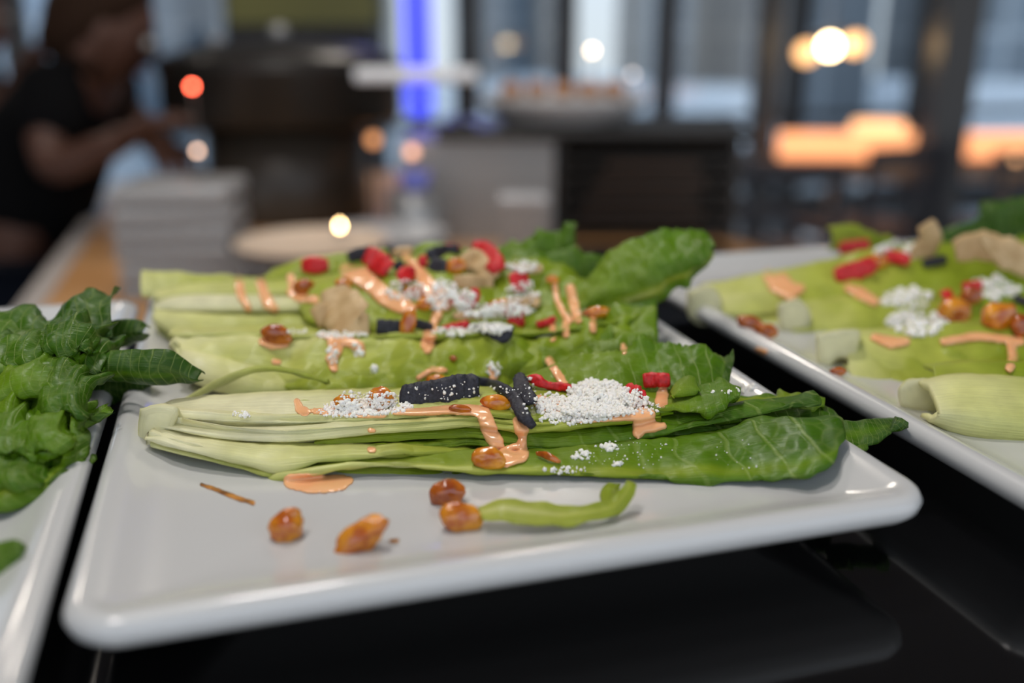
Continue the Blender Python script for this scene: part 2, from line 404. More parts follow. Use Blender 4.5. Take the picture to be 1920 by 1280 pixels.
for i, (x0, x1, d, h, m, l) in enumerate([(-260, 40, 30, 18, 3, 'pale office tower seen past the far left person'), (60, 200, 26, 16, 1, 'bluish office tower behind the leaning person'),
        (280, 420, 34, 20, 0, 'grey tower above the red lamp'), (500, 690, 30, 15, 2, 'brownish tower behind the green cabinet'), (850, 900, 24, 17, 0, 'slim grey tower right of the blue tube'),
        (905, 1000, 36, 20, 3, 'pale tower above the white tray'), (1010, 1075, 27, 15, 2, 'brown tower behind the tray stand'), (1210, 1290, 28, 18, 0, 'grey tower left of the warm lamp, nearest the tray stand'),
        (1330, 1395, 38, 20, 1, 'bluish slim tower left of the warm lamp'), (1400, 1500, 25, 19, 2, 'dark brown tower directly behind the warm lamp'), (1510, 1640, 33, 6, 0, 'low grey block below the warm lamp'),
        (1840, 1990, 29, 18, 0, 'grey tower right of the dark pillar')]):
    a, b = W(x0, 80, d), W(x1, 80, d); c = (a+b)/2+FH*4; c.z = -2.6+h/2
    v, f = box(c, ((b-a).length, 8, h), -YAW); tag(mk('office_tower', v, f, FA[m], smooth=False), l, 'building', 'towers outside the windows')
M['van'] = simple('van_paint', (.80, .82, .85), .3, coat=.5); M['tyre'] = simple('tyre', (.02, .02, .02), .8); M['vanglass'] = simple('van_glass', (.03, .04, .05), .1)
for px, d, ln, l in ((1330, 19, 4.6, 'white van parked outside, left of the warm hanging lamp'), (1130, 24, 4.4, 'white van parked outside above the wide dish'), (930, 21, 4.4, 'white van parked outside right of the blue tube'), (1850, 22, 4.6, 'white van parked outside right of the dark pillar')):
    q = W(px, 200, d); vn = empty('van', (q.x, q.y, -2.6), l, 'van', 'white vans parked in the street')
    def pv(n, vs, fs, m, **k): return mk(n, [v+Vector((q.x, q.y, -2.6)) for v in vs], fs, m, vn, **k)
    hh_ = ln/2
    pr = [(-hh_, .35), (hh_-.05, .35), (hh_, .9), (hh_-.9, 1.15), (hh_-1.5, 1.95), (-hh_+.1, 2.0), (-hh_, 1.8)]
    V = [Vector((x, y, z)) for y in (-.95, .95) for x, z in pr]; n_ = len(pr)
    F = [tuple(range(n_)), tuple(range(n_, 2*n_))[::-1]]+[(i, i+n_, (i+1) % n_+n_, (i+1) % n_) for i in range(n_)]
    pv('body', V, F, M['van'], smooth=False)
    v, f = box((hh_-1.45, 0, 1.50), (.9, 1.94, .5)); pv('side_window', v, f, M['vanglass'], smooth=False)
    for wx in (-hh_+.9, hh_-.85):
        for wy in (-.9, .9):
            v, f = lathe((0, 0, -.1), [(.05, 0), (.34, 0), (.34, .2), (.05, .2)], 20); pv('wheel', [Vector((p.x+wx, p.z+wy, p.y+.34)) for p in v], f, M['tyre'])
# dark pillars
for x0, x1, d, l in ((1738, 1806, 4.0, 'pillar_1'), (1412, 1450, 5.0, 'pillar_2')):
    a, b = W(x0, 200, d), W(x1, 200, d); c = (a+b)/2; c.z = (FLOOR+1.7)/2
    v, f = box(c, ((b-a).length, .16, 1.7-FLOOR), -YAW); struct('trim_'+l[-1], v, f, M['frame'])

# ------------------------------------------------------------------ plates
PZ = .0190
def make_plate(x0, y0, w, d, label, rot=0):
    prof = [(.060, .0190), (.046, .0190), (.034, .0192), (.027, .0198), (.021, .0212), (.0155, .0236), (.0110, .0262), (.0075, .0280), (.0050, .0285), (.0030, .0284), (.0012, .0272),
            (.0, .0250), (.0008, .0222), (.004, .0192), (.012, .0150), (.024, .0098), (.036, .0050), (.040, .0010), (.042, .0002), (.046, .0002), (.048, .0030)]
    n = 8; V = []; F = []
    for s, z in prof:
        r = max(.015-s, .004)
        for cx, cy, a0 in ((w-s-r, d-s-r, 0), (s+r, d-s-r, 90), (s+r, s+r, 180), (w-s-r, s+r, 270)):
            for k in range(n+1):
                a = math.radians(a0+90*k/n); V.append(Vector((cx+r*math.cos(a), cy+r*math.sin(a), z)))
    m = 4*(n+1)
    for j in range(len(prof)-1):
        for i in range(m): F.append((j*m+i, j*m+(i+1) % m, (j+1)*m+(i+1) % m, (j+1)*m+i))
    F.append(tuple(range(m))[::-1]); F.append(tuple((len(prof)-1)*m+i for i in range(m)))
    ca, sa = math.cos(rot), math.sin(rot)
    V = [Vector((x0+v.x*ca-v.y*sa, y0+v.x*sa+v.y*ca, v.z)) for v in V]
    return tag(mk('square_plate', V, [t[::-1] for t in F], M['plate'], reg=True), label, 'plate', 'white square plates on the black riser')
make_plate(0, -.001, .2465, .335, 'white square plate in the middle holding the sharp romaine wedge')
make_plate(.2735, -.018, .2465, .350, 'white square plate at right holding the blurred dressed wedges')
make_plate(-.2500, -.030, .2465, .345, 'white square plate at left under the dark green leaf heap')

# ------------------------------------------------------------------ romaine wedges
def DA(y): return .2915+(890-y)/145*.027
def DB(y): return .369+(740-y)/120*.022
def DC(y): return .421+(640-y)/110*.026
def DD(y): return .466+(560-y)/50*.010

# front wedge, in focus
wa = empty('romaine_wedge', floor_at(800, 880, PZ), 'sharp front romaine wedge, pale stem left and dark tips hanging off the plate corner', 'lettuce', 'romaine wedges on the plates')
K = dict(parent=wa, D=DA)
stump('core', [(263, 765), (300, 757), (336, 766), (330, 790), (318, 812), (298, 820), (284, 835), (268, 838), (257, 833)], wa, DA(800)-.0008, .022, -.05)
band('leaf', [(300, 775, 815), (440, 765, 850), (600, 760, 862), (800, 758, 868), (1000, 770, 868), (1200, 765, 868), (1380, 772, 860), (1520, 795, 860)], off=.0110, back=.006, g=(.34, .9), puck=(0, .001), seed=1, **K)  # backing leaf, green deepened to paint in dark slots between layers
band('leaf', [(298, 762, 778), (330, 758, 784), (380, 752, 787), (450, 749, 790), (560, 743, 794), (650, 740, 790), (740, 738, 784), (900, 736, 781), (1000, 737, 788), (1100, 738, 792), (1200, 740, 782), (1262, 748, 772)], lean=.010, off=-.0005, back=.012, g=(.0, .70), gp=1.35, puck=(.0003, .0007), rib=.45, ribw=.3, ribg=.12, seed=2, **K)
band('leaf', [(590, 824, 834), (640, 816, 832), (700, 811, 828), (800, 804, 824), (880, 802, 822), (990, 806, 835), (1050, 806, 838), (1185, 794, 826), (1240, 788, 815), (1330, 774, 798), (1433, 757, 778), (1540, 745, 762)], off=.0022, back=.009, g=(.42, 0.85), puck=(.0004, .0016), serr=.0008, seed=3, **K)
band('leaf', [(300, 793, 802), (330, 799, 808), (370, 803, 816), (440, 806, 825), (540, 803, 829), (607, 797, 824), (707, 790, 813), (800, 786, 807), (880, 783, 801), (1000, 795, 812), (1085, 789, 803), (1180, 780, 792), (1240, 777, 785)], off=-.0012, back=.010, th=(.003, .0012), g=(.0, .58), gp=1.3, rib=.5, ribw=.4, ribg=.10, seed=4, **K)
band('leaf', [(640, 838, 847), (740, 832, 846), (800, 826, 845), (873, 820, 838), (960, 831, 843), (1040, 836, 845)], off=.003, back=.008, g=(.42, 0.71), puck=(.0005, .0012), serr=.0012, seed=5, **K)
band('leaf', [(276, 812, 824), (300, 809, 833), (340, 822, 845), (440, 836, 868), (523, 839, 888), (600, 841, 868), (657, 842, 862), (740, 843, 850), (800, 842, 847, .003), (850, 843, 846, .006), (885, 844, 845, .009)], off=-.0022, bulge=.003, back=.012, th=(.003, .001), g=(.0, .40), gp=1.3, puck=(.0004, .0008), seed=6, **K)
band('leaf', [(283, 826, 838), (340, 844, 853), (440, 868, 876), (485, 882, 889), (523, 888, 895), (560, 884, 891)], off=-.001, back=.007, th=(.0012, .0006), g=(.08, .35), seed=7, **K)
band('leaf', [(596, 868, 876), (660, 866, 889), (740, 868, 893), (790, 876, 898), (840, 884, 893), (890, 888, 892)], off=.0015, back=.006, g=(.40, 0.57), th=(.0008, .0006), puck=(.0003, .0008), serr=.0015, seed=8, **K)
band('leaf', [(500, 891, 892, .008), (523, 888, 893, .003), (590, 872, 883), (657, 860, 872), (740, 850, 874), (800, 849, 878), (885, 849, 886), (960, 848, 888), (1000, 846, 888), (1085, 838, 894), (1207, 827, 899), (1307, 818, 904), (1373, 806, 904, -.001), (1457, 788, 901, -.004), (1520, 787, 893, -.009), (1560, 789, 872, -.010), (1579, 791, 838, -.008)],
     off=-.004, lean=.004, bulge=.004, back=.007, g=(.34, 0.85), th=(.0008, .0006), rib=.72, ribw=.07, ribg=.28, puck=(.0003, .0014), serr=.0018, nu=150, nw=26, seed=9, **K)
band('leaf', [(1010, 850, 880), (1200, 850, 893), (1350, 850, 897), (1480, 830, 880, -.004), (1555, 800, 850, -.006)], off=.001, back=.004, g=(.6, 0.90), puck=(.0004, .0014), seed=10, **K)
band('leaf', [(1572, 793, 848), (1610, 790, 844), (1650, 787, 826), (1675, 784, 806), (1690, 782, 788)], off=.004, lean=.006, bulge=.004, back=.004, g=(.82, 0.92), puck=(.001, .0012), th=(.0006, .0005), rib=.5, ribw=.1, ribg=.15, seed=11, nw=16, **K)
band('leaf', [(1566, 825, 862), (1592, 838, 860), (1610, 834, 850), (1626, 833, 842)], off=.003, back=.003, g=(.6, 0.80), puck=(.001, .0012), ruff=.0012, rf=14, th=(.0006, .0005), seed=12, **K)
band('leaf', [(1340, 758, 800), (1380, 747, 802), (1440, 742, 803), (1500, 745, 800), (1560, 765, 800), (1582, 788, 803)], off=.010, lean=.008, back=.004, g=(.66, 0.89), puck=(.001, .0016), ruff=.001, rf=18, serr=.001, seed=13, **K)
band('leaf', [(1370, 742, 762), (1400, 747, 764), (1440, 745, 765), (1485, 737, 768), (1530, 741, 765), (1545, 748, 760)], off=.013, lean=.003, back=.003, g=(.5, 0.67), puck=(.001, .0016), ruff=.0016, rf=22, serr=.001, seed=14, **K)
band('leaf', [(1258, 735, 742), (1270, 712, 742), (1290, 701, 741), (1304, 706, 738), (1309, 722, 732)], off=.001, lean=.003, bulge=.004, back=.002, g=(.55, 0.65), puck=(.0006, .0008), th=(.0006, .0005), seed=15, nu=40, **K)
band('leaf', [(1236, 752, 768), (1262, 745, 764), (1290, 730, 773), (1320, 719, 775), (1345, 716, 768), (1375, 712, 752), (1385, 718, 745)], off=-.002, lean=.008, bulge=.003, back=.003, g=(.58, 0.75), puck=(.001, .0016), ruff=.0018, rf=13, serr=.0008, th=(.0006, .0005), seed=16, **K)
band('leaf', [(1200, 772, 792), (1280, 760, 790), (1360, 752, 790), (1440, 752, 790), (1520, 760, 790)], off=.006, lean=.006, back=.004, g=(.6, 0.85), puck=(.001, .0014), seed=17, **K)
# tall leaf standing behind the toppings
band('leaf', [(955, 722, 745), (972, 706, 748), (1000, 695, 750), (1040, 679, 752), (1070, 668, 755), (1107, 664, 757), (1150, 654, 757), (1215, 636, 757), (1260, 640, 757), (1310, 651, 757), (1342, 662, 755), (1358, 668, 748)],
     off=.014, lean=.008, bulge=.003, back=.003, wrap=False, g=(.50, 0.79), puck=(.0007, .0018), ruff=.0012, rf=24, serr=.0016, nu=110, nw=22, th=(.0008, .0005), rib=.98, ribw=.1, ribg=.2, seed=18, **K)
band('leaf', [(1290, 700, 745), (1330, 690, 745), (1360, 665, 735), (1374, 652, 700)], off=.018, lean=.004, wrap=False, back=.003, g=(.8, 0.91), puck=(.001, .0016), serr=.001, th=(.0006, .0005), seed=19, **K)
band('leaf', [(560, 735, 752), (700, 728, 752), (900, 726, 752), (1100, 726, 755), (1250, 730, 757)], off=.008, lean=.010, wrap=False, g=(.35, 0.75), puck=(.0005, .001), seed=20, **K)

# strip of leaf lying on the plate rim
def DP(y): return dist(floor_at(1000, y, PZ+.003))
sp = empty('leaf_strip', floor_at(1040, 975, PZ), 'thin pale green strip of romaine curling on the plate below the front wedge', 'lettuce')
sheet('blade', [[W(x, y, DP(960)+o) for x, y, o in r] for r in (
    [(896, 948, .000), (930, 937, .001), (985, 936, .001), (1040, 943, .0), (1100, 946, 0), (1135, 940, .002), (1160, 918, .006), (1176, 902, .010)],
    [(900, 962, -.004), (940, 956, -.004), (990, 958, -.004), (1050, 964, -.004), (1100, 962, -.003), (1146, 948, 0), (1172, 925, .005), (1186, 904, .009)],
    [(906, 972, -.007), (950, 975, -.008), (1010, 983, -.009), (1070, 982, -.008), (1110, 976, -.006), (1160, 962, -.002), (1188, 932, .004), (1194, 908, .008)])],
    sp, nu=60, nw=12, g=(.30, .44), th=(.0009, .0007), puck=(.0006, .0008), ruff=.0006, rf=20, seed=31, rib=.45, ribw=.12, ribg=.18)
sheet('curled_tip', [[W(x, y, DP(955)+o) for x, y, o in r] for r in (
    [(1128, 944, .002), (1124, 928, .006), (1130, 912, .010), (1142, 903, .013)],
    [(1140, 946, .000), (1140, 930, .004), (1146, 914, .008), (1154, 903, .012)],
    [(1152, 944, .001), (1156, 930, .005), (1162, 916, .009), (1166, 903, .013)])], sp, nu=24, nw=8, g=(.42, .48), th=(.0007, .0006), seed=32)

# middle wedge
wb = empty('romaine_wedge', floor_at(760, 735, PZ), 'middle romaine wedge behind the front one, cut side up under sauce and chips', 'lettuce', 'romaine wedges on the plates')
K = dict(parent=wb, D=DB)
band('leaf', [(335, 650, 700), (500, 650, 725), (800, 650, 735), (1050, 640, 720), (1200, 600, 690)], off=.007, g=(.3, .8), seed=40, **K)
band('leaf', [(326, 630, 645), (345, 632, 692), (400, 636, 722), (470, 637, 742), (560, 637, 747), (660, 641, 750), (800, 638, 752), (950, 634, 752), (1080, 622, 740), (1180, 596, 705), (1229, 572, 680)], bulge=.006, back=.014, g=(.08, .66), gp=.9, puck=(.0010, .0046), rib=.25, ribw=.12, ribg=.08, nu=100, nw=26, seed=41, **K)
band('leaf', [(500, 712, 725, .010), (540, 700, 738, .004), (600, 692, 745), (700, 698, 750), (800, 690, 752), (880, 684, 750), (960, 700, 745, .008)], off=-.006, bulge=.004, back=.006, g=(.36, .52), puck=(.002, .0045), ruff=.001, rf=12, seed=42, **K)
band('leaf', [(740, 695, 712, .008), (850, 665, 715), (950, 655, 712), (1050, 650, 710), (1150, 620, 690)], off=-.003, lean=.002, bulge=.003, back=.005, g=(.42, .66), puck=(.002, .0045), ruff=.0022, rf=15, serr=.0012, seed=43, **K)
band('leaf', [(340, 660, 700), (380, 665, 725), (440, 680, 740), (520, 700, 746, .002), (575, 725, 744, .008)], off=-.006, bulge=.004, g=(.05, .22), puck=(.0004, .0008), seed=44, **K)
band('leaf', [(318, 616, 632), (450, 612, 632), (600, 610, 634), (800, 606, 633), (1000, 600, 628), (1130, 585, 610), (1200, 570, 595)], off=.001, lean=.022, back=.006, g=(.14, .6), puck=(.0004, .0018), seed=45, **K)
# green tip end under the curled leaf
band('leaf', [(1060, 590, 700), (1110, 575, 705), (1160, 570, 700), (1200, 565, 690), (1231, 562, 660)], off=.012, lean=.004, bulge=.004, back=.004, g=(.72, .84), puck=(.0012, .002), ruff=.001, rf=9, serr=.001, seed=46, **K)
# arching rib
band('leaf', [(336, 752, 758), (375, 729, 742), (420, 704, 722), (460, 689, 706), (500, 684, 699), (550, 692, 702), (590, 706, 712), (615, 715, 718)], parent=wb, D=lambda y: .352, back=.004, bdz=-.002, g=(.12, .4), th=(.0014, .0008), seed=47)

# rear wedge
wc = empty('romaine_wedge', floor_at(700, 660, PZ), 'rear romaine wedge heaped with red and black chips under a tall curled leaf', 'lettuce', 'romaine wedges on the plates')
K = dict(parent=wc, D=DC)
band('leaf', [(288, 560, 600), (310, 550, 640), (420, 545, 645), (600, 545, 640), (850, 560, 635), (1000, 570, 630)], off=.006, g=(.12, .6), back=.016, seed=50, **K)
band('leaf', [(289, 582, 604), (330, 587, 630), (420, 591, 634), (520, 594, 634), (640, 596, 634), (760, 598, 630)], off=-.002, bulge=.003, g=(.10, .42), th=(.003, .001), puck=(.0004, .001), seed=51, **K)
band('leaf', [(291, 566, 582), (330, 556, 583), (420, 554, 584), (520, 556, 584), (620, 562, 586), (740, 572, 590), (900, 580, 600)], off=.0, bulge=.002, g=(.04, .40), gp=1.3, th=(.003, .001), rib=.5, ribw=.3, ribg=.08, seed=52, **K)
band('leaf', [(288, 546, 562), (340, 536, 556), (430, 529, 554), (520, 525, 553), (600, 518, 552), (700, 505, 550), (820, 490, 545), (960, 500, 545)], off=.003, lean=.008, g=(.12, .55), puck=(.0004, .0014), seed=53, **K)
band('leaf', [(265, 508, 556), (300, 510, 560), (380, 517, 552), (470, 521, 545), (530, 524, 540)], parent=wc, D=DD, g=(.14, .36), puck=(.0006, .0012), bulge=.002, seed=54)
band('leaf', [(495, 520, 528), (520, 501, 530), (570, 486, 532), (640, 479, 540), (720, 468, 560), (820, 462, 570), (930, 462, 560), (1010, 466, 550)], parent=wc, D=lambda y: .462, lean=.010, bulge=.004, g=(.38, .72), puck=(.0008, .002), ruff=.0008, rf=14, seed=55)
band('leaf', [(560, 572, 578, .012), (590, 535, 606, .004), (680, 494, 622), (790, 482, 626), (900, 478, 626), (1000, 484, 622), (1100, 520, 612), (1190, 560, 598)], parent=wc, D=lambda y: .400+(625-y)/145*.055, off=.002, g=(.35, .62), puck=(.001, .0032), nu=90, nw=30, ruff=.001, rf=20, seed=56)
band('leaf', [(905, 478, 520), (950, 460, 520), (985, 447, 520), (1010, 438, 520), (1040, 432, 520), (1060, 424, 515), (1077, 413, 490)], parent=wc, D=lambda y: .474, lean=.004, bulge=.003, g=(.62, .78), puck=(.001, .002), ruff=.0022, rf=22, serr=.003, seed=57)
band('leaf', [(930, 490, 560), (1010, 474, 570), (1080, 466, 575), (1130, 480, 570)], parent=wc, D=lambda y: .456, lean=.004, bulge=.003, g=(.66, .82), puck=(.0012, .002), ruff=.0018, rf=17, serr=.002, seed=58)
# big curled leaf
band('leaf', [(1078, 566, 584), (1092, 535, 590), (1110, 505, 592), (1150, 466, 592), (1200, 441, 580), (1240, 433, 560), (1268, 430, 540), (1298, 429, 537), (1320, 430, 512), (1331, 434, 470)], parent=wc, D=lambda y: .428+(590-y)/160*.016, bulge=.010, wrap=False, nu=90, nw=30,
     g=(.56, .76), puck=(.0012, .0020), ruff=.0014, rf=16, serr=.0012, rib=.80, ribw=.05, ribg=.5, th=(.0008, .0005), seed=59)
band('leaf', [(1100, 560, 590), (1150, 540, 592), (1200, 520, 590), (1226, 515, 585)], parent=wc, D=lambda y: .438, g=(.7, .82), puck=(.001, .002), seed=60)

# left plate: one big leafy end
wl = empty('romaine_wedge', floor_at(60, 930, PZ), 'dark green frilly romaine heap on the left plate, its leaf tips reaching right', 'lettuce', 'romaine wedges on the plates')
DL = lambda y: .262+(970-y)/410*.095
K = dict(parent=wl, D=DL)
band('leaf', [(-120, 640, 960), (0, 640, 955), (80, 640, 930), (130, 660, 890), (150, 690, 800)], off=.010, g=(0.90, 0.98), seed=70, puck=(.002, .003), **K)
band('leaf', [(-90, 592, 680), (0, 593, 690), (40, 592, 690), (80, 600, 680), (110, 572, 680), (150, 566, 670), (185, 556, 660), (210, 543, 640)], off=.008, g=(0.80, 0.92), puck=(.0015, .003), ruff=.003, rf=15, serr=.003, seed=71, **K)
band('leaf', [(-90, 620, 760), (0, 610, 750), (60, 618, 740), (120, 600, 720), (160, 610, 715), (190, 640, 715), (205, 668, 705)], off=.004, bulge=.008, g=(0.76, 0.90), puck=(.002, .003), ruff=.004, rf=19, serr=.003, seed=72, **K)
band('leaf', [(-100, 700, 975), (-20, 690, 968), (40, 700, 955), (90, 705, 930), (125, 700, 890), (150, 690, 830), (168, 700, 770)], bulge=.010, off=.0, g=(0.72, 0.72), puck=(.0016, .003), ruff=.0035, rf=22, serr=.002, nu=90, nw=30, seed=73, **K)
band('leaf', [(-100, 740, 880), (-20, 730, 870), (30, 760, 880), (70, 780, 880), (100, 760, 850), (120, 740, 800)], off=-.008, bulge=.006, g=(0.60, 0.76), puck=(.002, .003), ruff=.0045, rf=17, serr=.002, seed=74, **K)
band('leaf', [(-100, 850, 965), (-20, 860, 960), (40, 880, 950), (80, 880, 925), (115, 850, 890), (138, 800, 850), (150, 760, 790)], off=-.007, bulge=.005, g=(.70, .80), puck=(.001, .002), ruff=.0022, rf=17, rib=.6, ribw=.08, ribg=.25, seed=75, **K)
band('leaf', [(-60, 660, 700), (20, 650, 710), (80, 660, 735), (120, 665, 730), (150, 660, 700)], off=-.006, bulge=.005, g=(0.65, 0.80), puck=(.002, .003), ruff=.004, rf=14, serr=.002, seed=76, **K)
band('leaf', [(128, 690, 715), (170, 668, 712), (220, 656, 716), (270, 654, 719), (320, 660, 722), (355, 680, 720), (376, 700, 712)], parent=wl, D=lambda y: .335, bulge=.004, back=.004, g=(0.84, 0.96), puck=(.0006, .001), rib=.62, ribw=.06, ribg=.25, th=(.0008, .0006), seed=77)
band('leaf', [(120, 640, 668), (170, 618, 662), (210, 603, 655), (240, 597, 645), (262, 600, 636), (274, 612, 625)], parent=wl, D=lambda y: .372, bulge=.004, back=.004, g=(0.82, 0.94), puck=(.0006, .001), rib=.6, ribw=.06, ribg=.2, th=(.0008, .0006), seed=78)
band('leaf', [(150, 690, 755), (185, 700, 765), (220, 705, 758), (262, 708, 735), (285, 712, 722)], parent=wl, D=lambda y: .350, g=(0.94, 0.98), puck=(.001, .001), seed=79)
rl = random.Random(5)
for k, (x, y, w_, h_, sl, o) in enumerate([(-70, 618, 190, 66, 10, -.008), (70, 600, 120, 60, 10, -.009), (-30, 690, 190, 66, -20, -.012), (70, 700, 110, 90, -10, -.012),
        (-80, 770, 180, 80, 10, -.013), (40, 790, 110, 84, -60, -.014), (-60, 850, 170, 66, -10, -.012)]):
    n_ = 6; P_ = []
    for i in range(n_):
        t = i/(n_-1); yy = y+sl*t+6*math.sin(k+4*t); P_.append((x+w_*t, yy+h_*.5*(1-math.sin(math.pi*(.12+.76*t)))+2, yy+h_, .010*abs(2*t-1)**3))
    band('leaf', P_, off=o, bulge=.006, back=.009, g=(rl.uniform(.60, .85), rl.uniform(.68, .9)), puck=(.0015, .0025), ruff=.0032, rf=rl.uniform(13, 24), serr=.002, nu=44, th=(.0007, .0005), seed=300+k, **K)
ws = empty('leaf_strip', floor_at(10, 1075, PZ), 'small dark green leaf tip lying alone at the left frame edge', 'lettuce')
band('blade', [(-60, 1030, 1095), (-20, 1018, 1088), (10, 1011, 1078), (36, 1014, 1058), (47, 1026, 1044)], parent=ws, D=lambda y: .2215+(1085-y)/70*.007, bulge=.002, back=.003, g=(.7, .85), puck=(.0006, .001), seed=80)

# right plate: three wedges
wr = empty('romaine_wedge', floor_at(1500, 625, PZ), 'blurred rear romaine wedge on the right plate heaped with red chips', 'lettuce', 'romaine wedges on the plates')
DR = lambda y: .472+(620-y)/160*.055
K = dict(parent=wr, D=DR)
stump('core', [(1288, 545), (1330, 535), (1352, 560), (1345, 605), (1310, 610), (1290, 590)], wr, .474, .02, -.06)
band('leaf', [(1320, 535, 612), (1420, 515, 622), (1500, 500, 630), (1600, 480, 630), (1700, 462, 625), (1850, 450, 620), (2000, 440, 620)], bulge=.006, g=(0.17, 0.62), puck=(.0005, .003), seed=90, **K)
band('leaf', [(1340, 560, 590), (1420, 548, 590), (1500, 540, 585), (1600, 530, 575)], off=-.005, g=(0.13, 0.42), seed=91, **K)
band('leaf', [(1470, 520, 545), (1540, 500, 545), (1620, 490, 545), (1720, 500, 550), (1800, 510, 550)], off=-.002, lean=.01, g=(0.55, 0.74), puck=(.001, .003), seed=92, **K)
stump('core', [(1458, 570), (1498, 560), (1520, 590), (1510, 632), (1478, 634), (1460, 610)], wr, .460, .02, -.06)
band('leaf', [(1480, 572, 640), (1560, 560, 642), (1680, 548, 636), (1800, 540, 632), (2000, 530, 630)], off=-.010, bulge=.006, g=(0.21, 0.60), puck=(.0005, .003), seed=93, **K)
band('leaf', [(1560, 425, 470), (1600, 422, 470), (1650, 440, 480), (1720, 460, 490), (1800, 460, 500)], parent=wr, D=lambda y: .56, g=(0.41, 0.62), puck=(.001, .002), ruff=.002, rf=16, seed=94)
band('leaf', [(1760, 440, 500), (1790, 428, 500), (1830, 410, 480), (1870, 385, 470), (1910, 368, 470), (1980, 350, 470)], parent=wr, D=lambda y: .57, g=(0.83, 0.90), puck=(.001, .002), ruff=.003, rf=14, serr=.003, seed=95)
wq = empty('romaine_wedge', floor_at(1700, 700, PZ), 'blurred middle romaine wedge on the right plate with a squared pale stem', 'lettuce', 'romaine wedges on the plates')
DQ = lambda y: .396+(700-y)/100*.03
K = dict(parent=wq, D=DQ)
stump('core', [(1530, 628), (1570, 618), (1612, 620), (1606, 660), (1600, 680), (1575, 672), (1548, 692), (1534, 680)], wq, .403, .02, -.06)
band('leaf', [(1600, 622, 700), (1660, 618, 730), (1740, 612, 745), (1830, 606, 745), (2000, 600, 740)], bulge=.006, g=(0.19, 0.54), puck=(.0005, .002), seed=100, **K)
band('leaf', [(1640, 690, 735), (1700, 668, 730), (1780, 660, 722), (1860, 655, 722), (1980, 650, 720)], off=-.006, lean=.003, g=(0.31, 0.54), puck=(.001, .003), seed=101, **K)
band('leaf', [(1590, 640, 690), (1620, 650, 740), (1660, 690, 770), (1700, 710, 778)], off=-.004, g=(0.13, 0.32), seed=102, **K)
wp = empty('romaine_wedge', floor_at(1850, 828, PZ), 'blurred nearest romaine wedge on the right plate, thick whitish rib showing', 'lettuce', 'romaine wedges on the plates')
stump('core', [(1684, 728), (1700, 712), (1750, 712), (1764, 730), (1758, 770), (1735, 780), (1700, 772), (1686, 755)], wp, .350, .02, -.06)
band('leaf', [(1742, 722, 792), (1790, 710, 812), (1850, 708, 826), (1930, 712, 834), (2020, 720, 836)], parent=wp, D=lambda y: .322+(830-y)/120*.02, bulge=.010, g=(0.07, 0.26), th=(.003, .002), puck=(.0003, .0003), seed=110)
band('leaf', [(1750, 690, 720), (1830, 680, 716), (1920, 684, 720), (2000, 690, 724)], parent=wp, D=lambda y: .350, lean=.01, g=(0.35, 0.52), seed=111)
retree()

# ------------------------------------------------------------------ toppings
def anchor(px, py):                      # the distance of whatever lies at a pixel
    p, n = hit(px, py); return dist(p), p, n
def blob(name, px, py, rx, ry, rot, label, mat, seed, parent=None, cat_='raisin', group='golden raisins', d=None, dent=.22, sub=3, lump=1.0, flat=.8):
    a = math.radians(rot); c, s = math.cos(a), math.sin(a)
    if d is None:
        ds = [anchor(px, py+ry*.55)[0], anchor(px-rx*.5, py+ry*.4)[0], anchor(px+rx*.5, py+ry*.4)[0]]
        d = min(ds)
        k = d/(FPX*cP)*1.02; d = d - rx*k*.05
    k = d/(FPX*cP)*1.0
    C = W(px, py, d); V, F = ICO[sub]
    out = []
    for v in V:
        r = 1+dent*.8*noise.noise(v*1.1+Vector((seed*5.3, 0, 0)))*lump+dent*.30*noise.noise(v*2.6+Vector((0, seed*2.1, 0)))+dent*.08*noise.noise(v*7+Vector((0, 0, seed)))
        v = v*r; x, y = v.x*rx*k, v.y*ry*k
        out.append(C+RT*(x*c-y*s)+UP*(x*s+y*c)-FW*(v.z*min(rx, ry)*k*flat))
    o = mk(name, out, F, mat, parent, reg=True)
    return tag(o, label, cat_, group) if parent is None else o

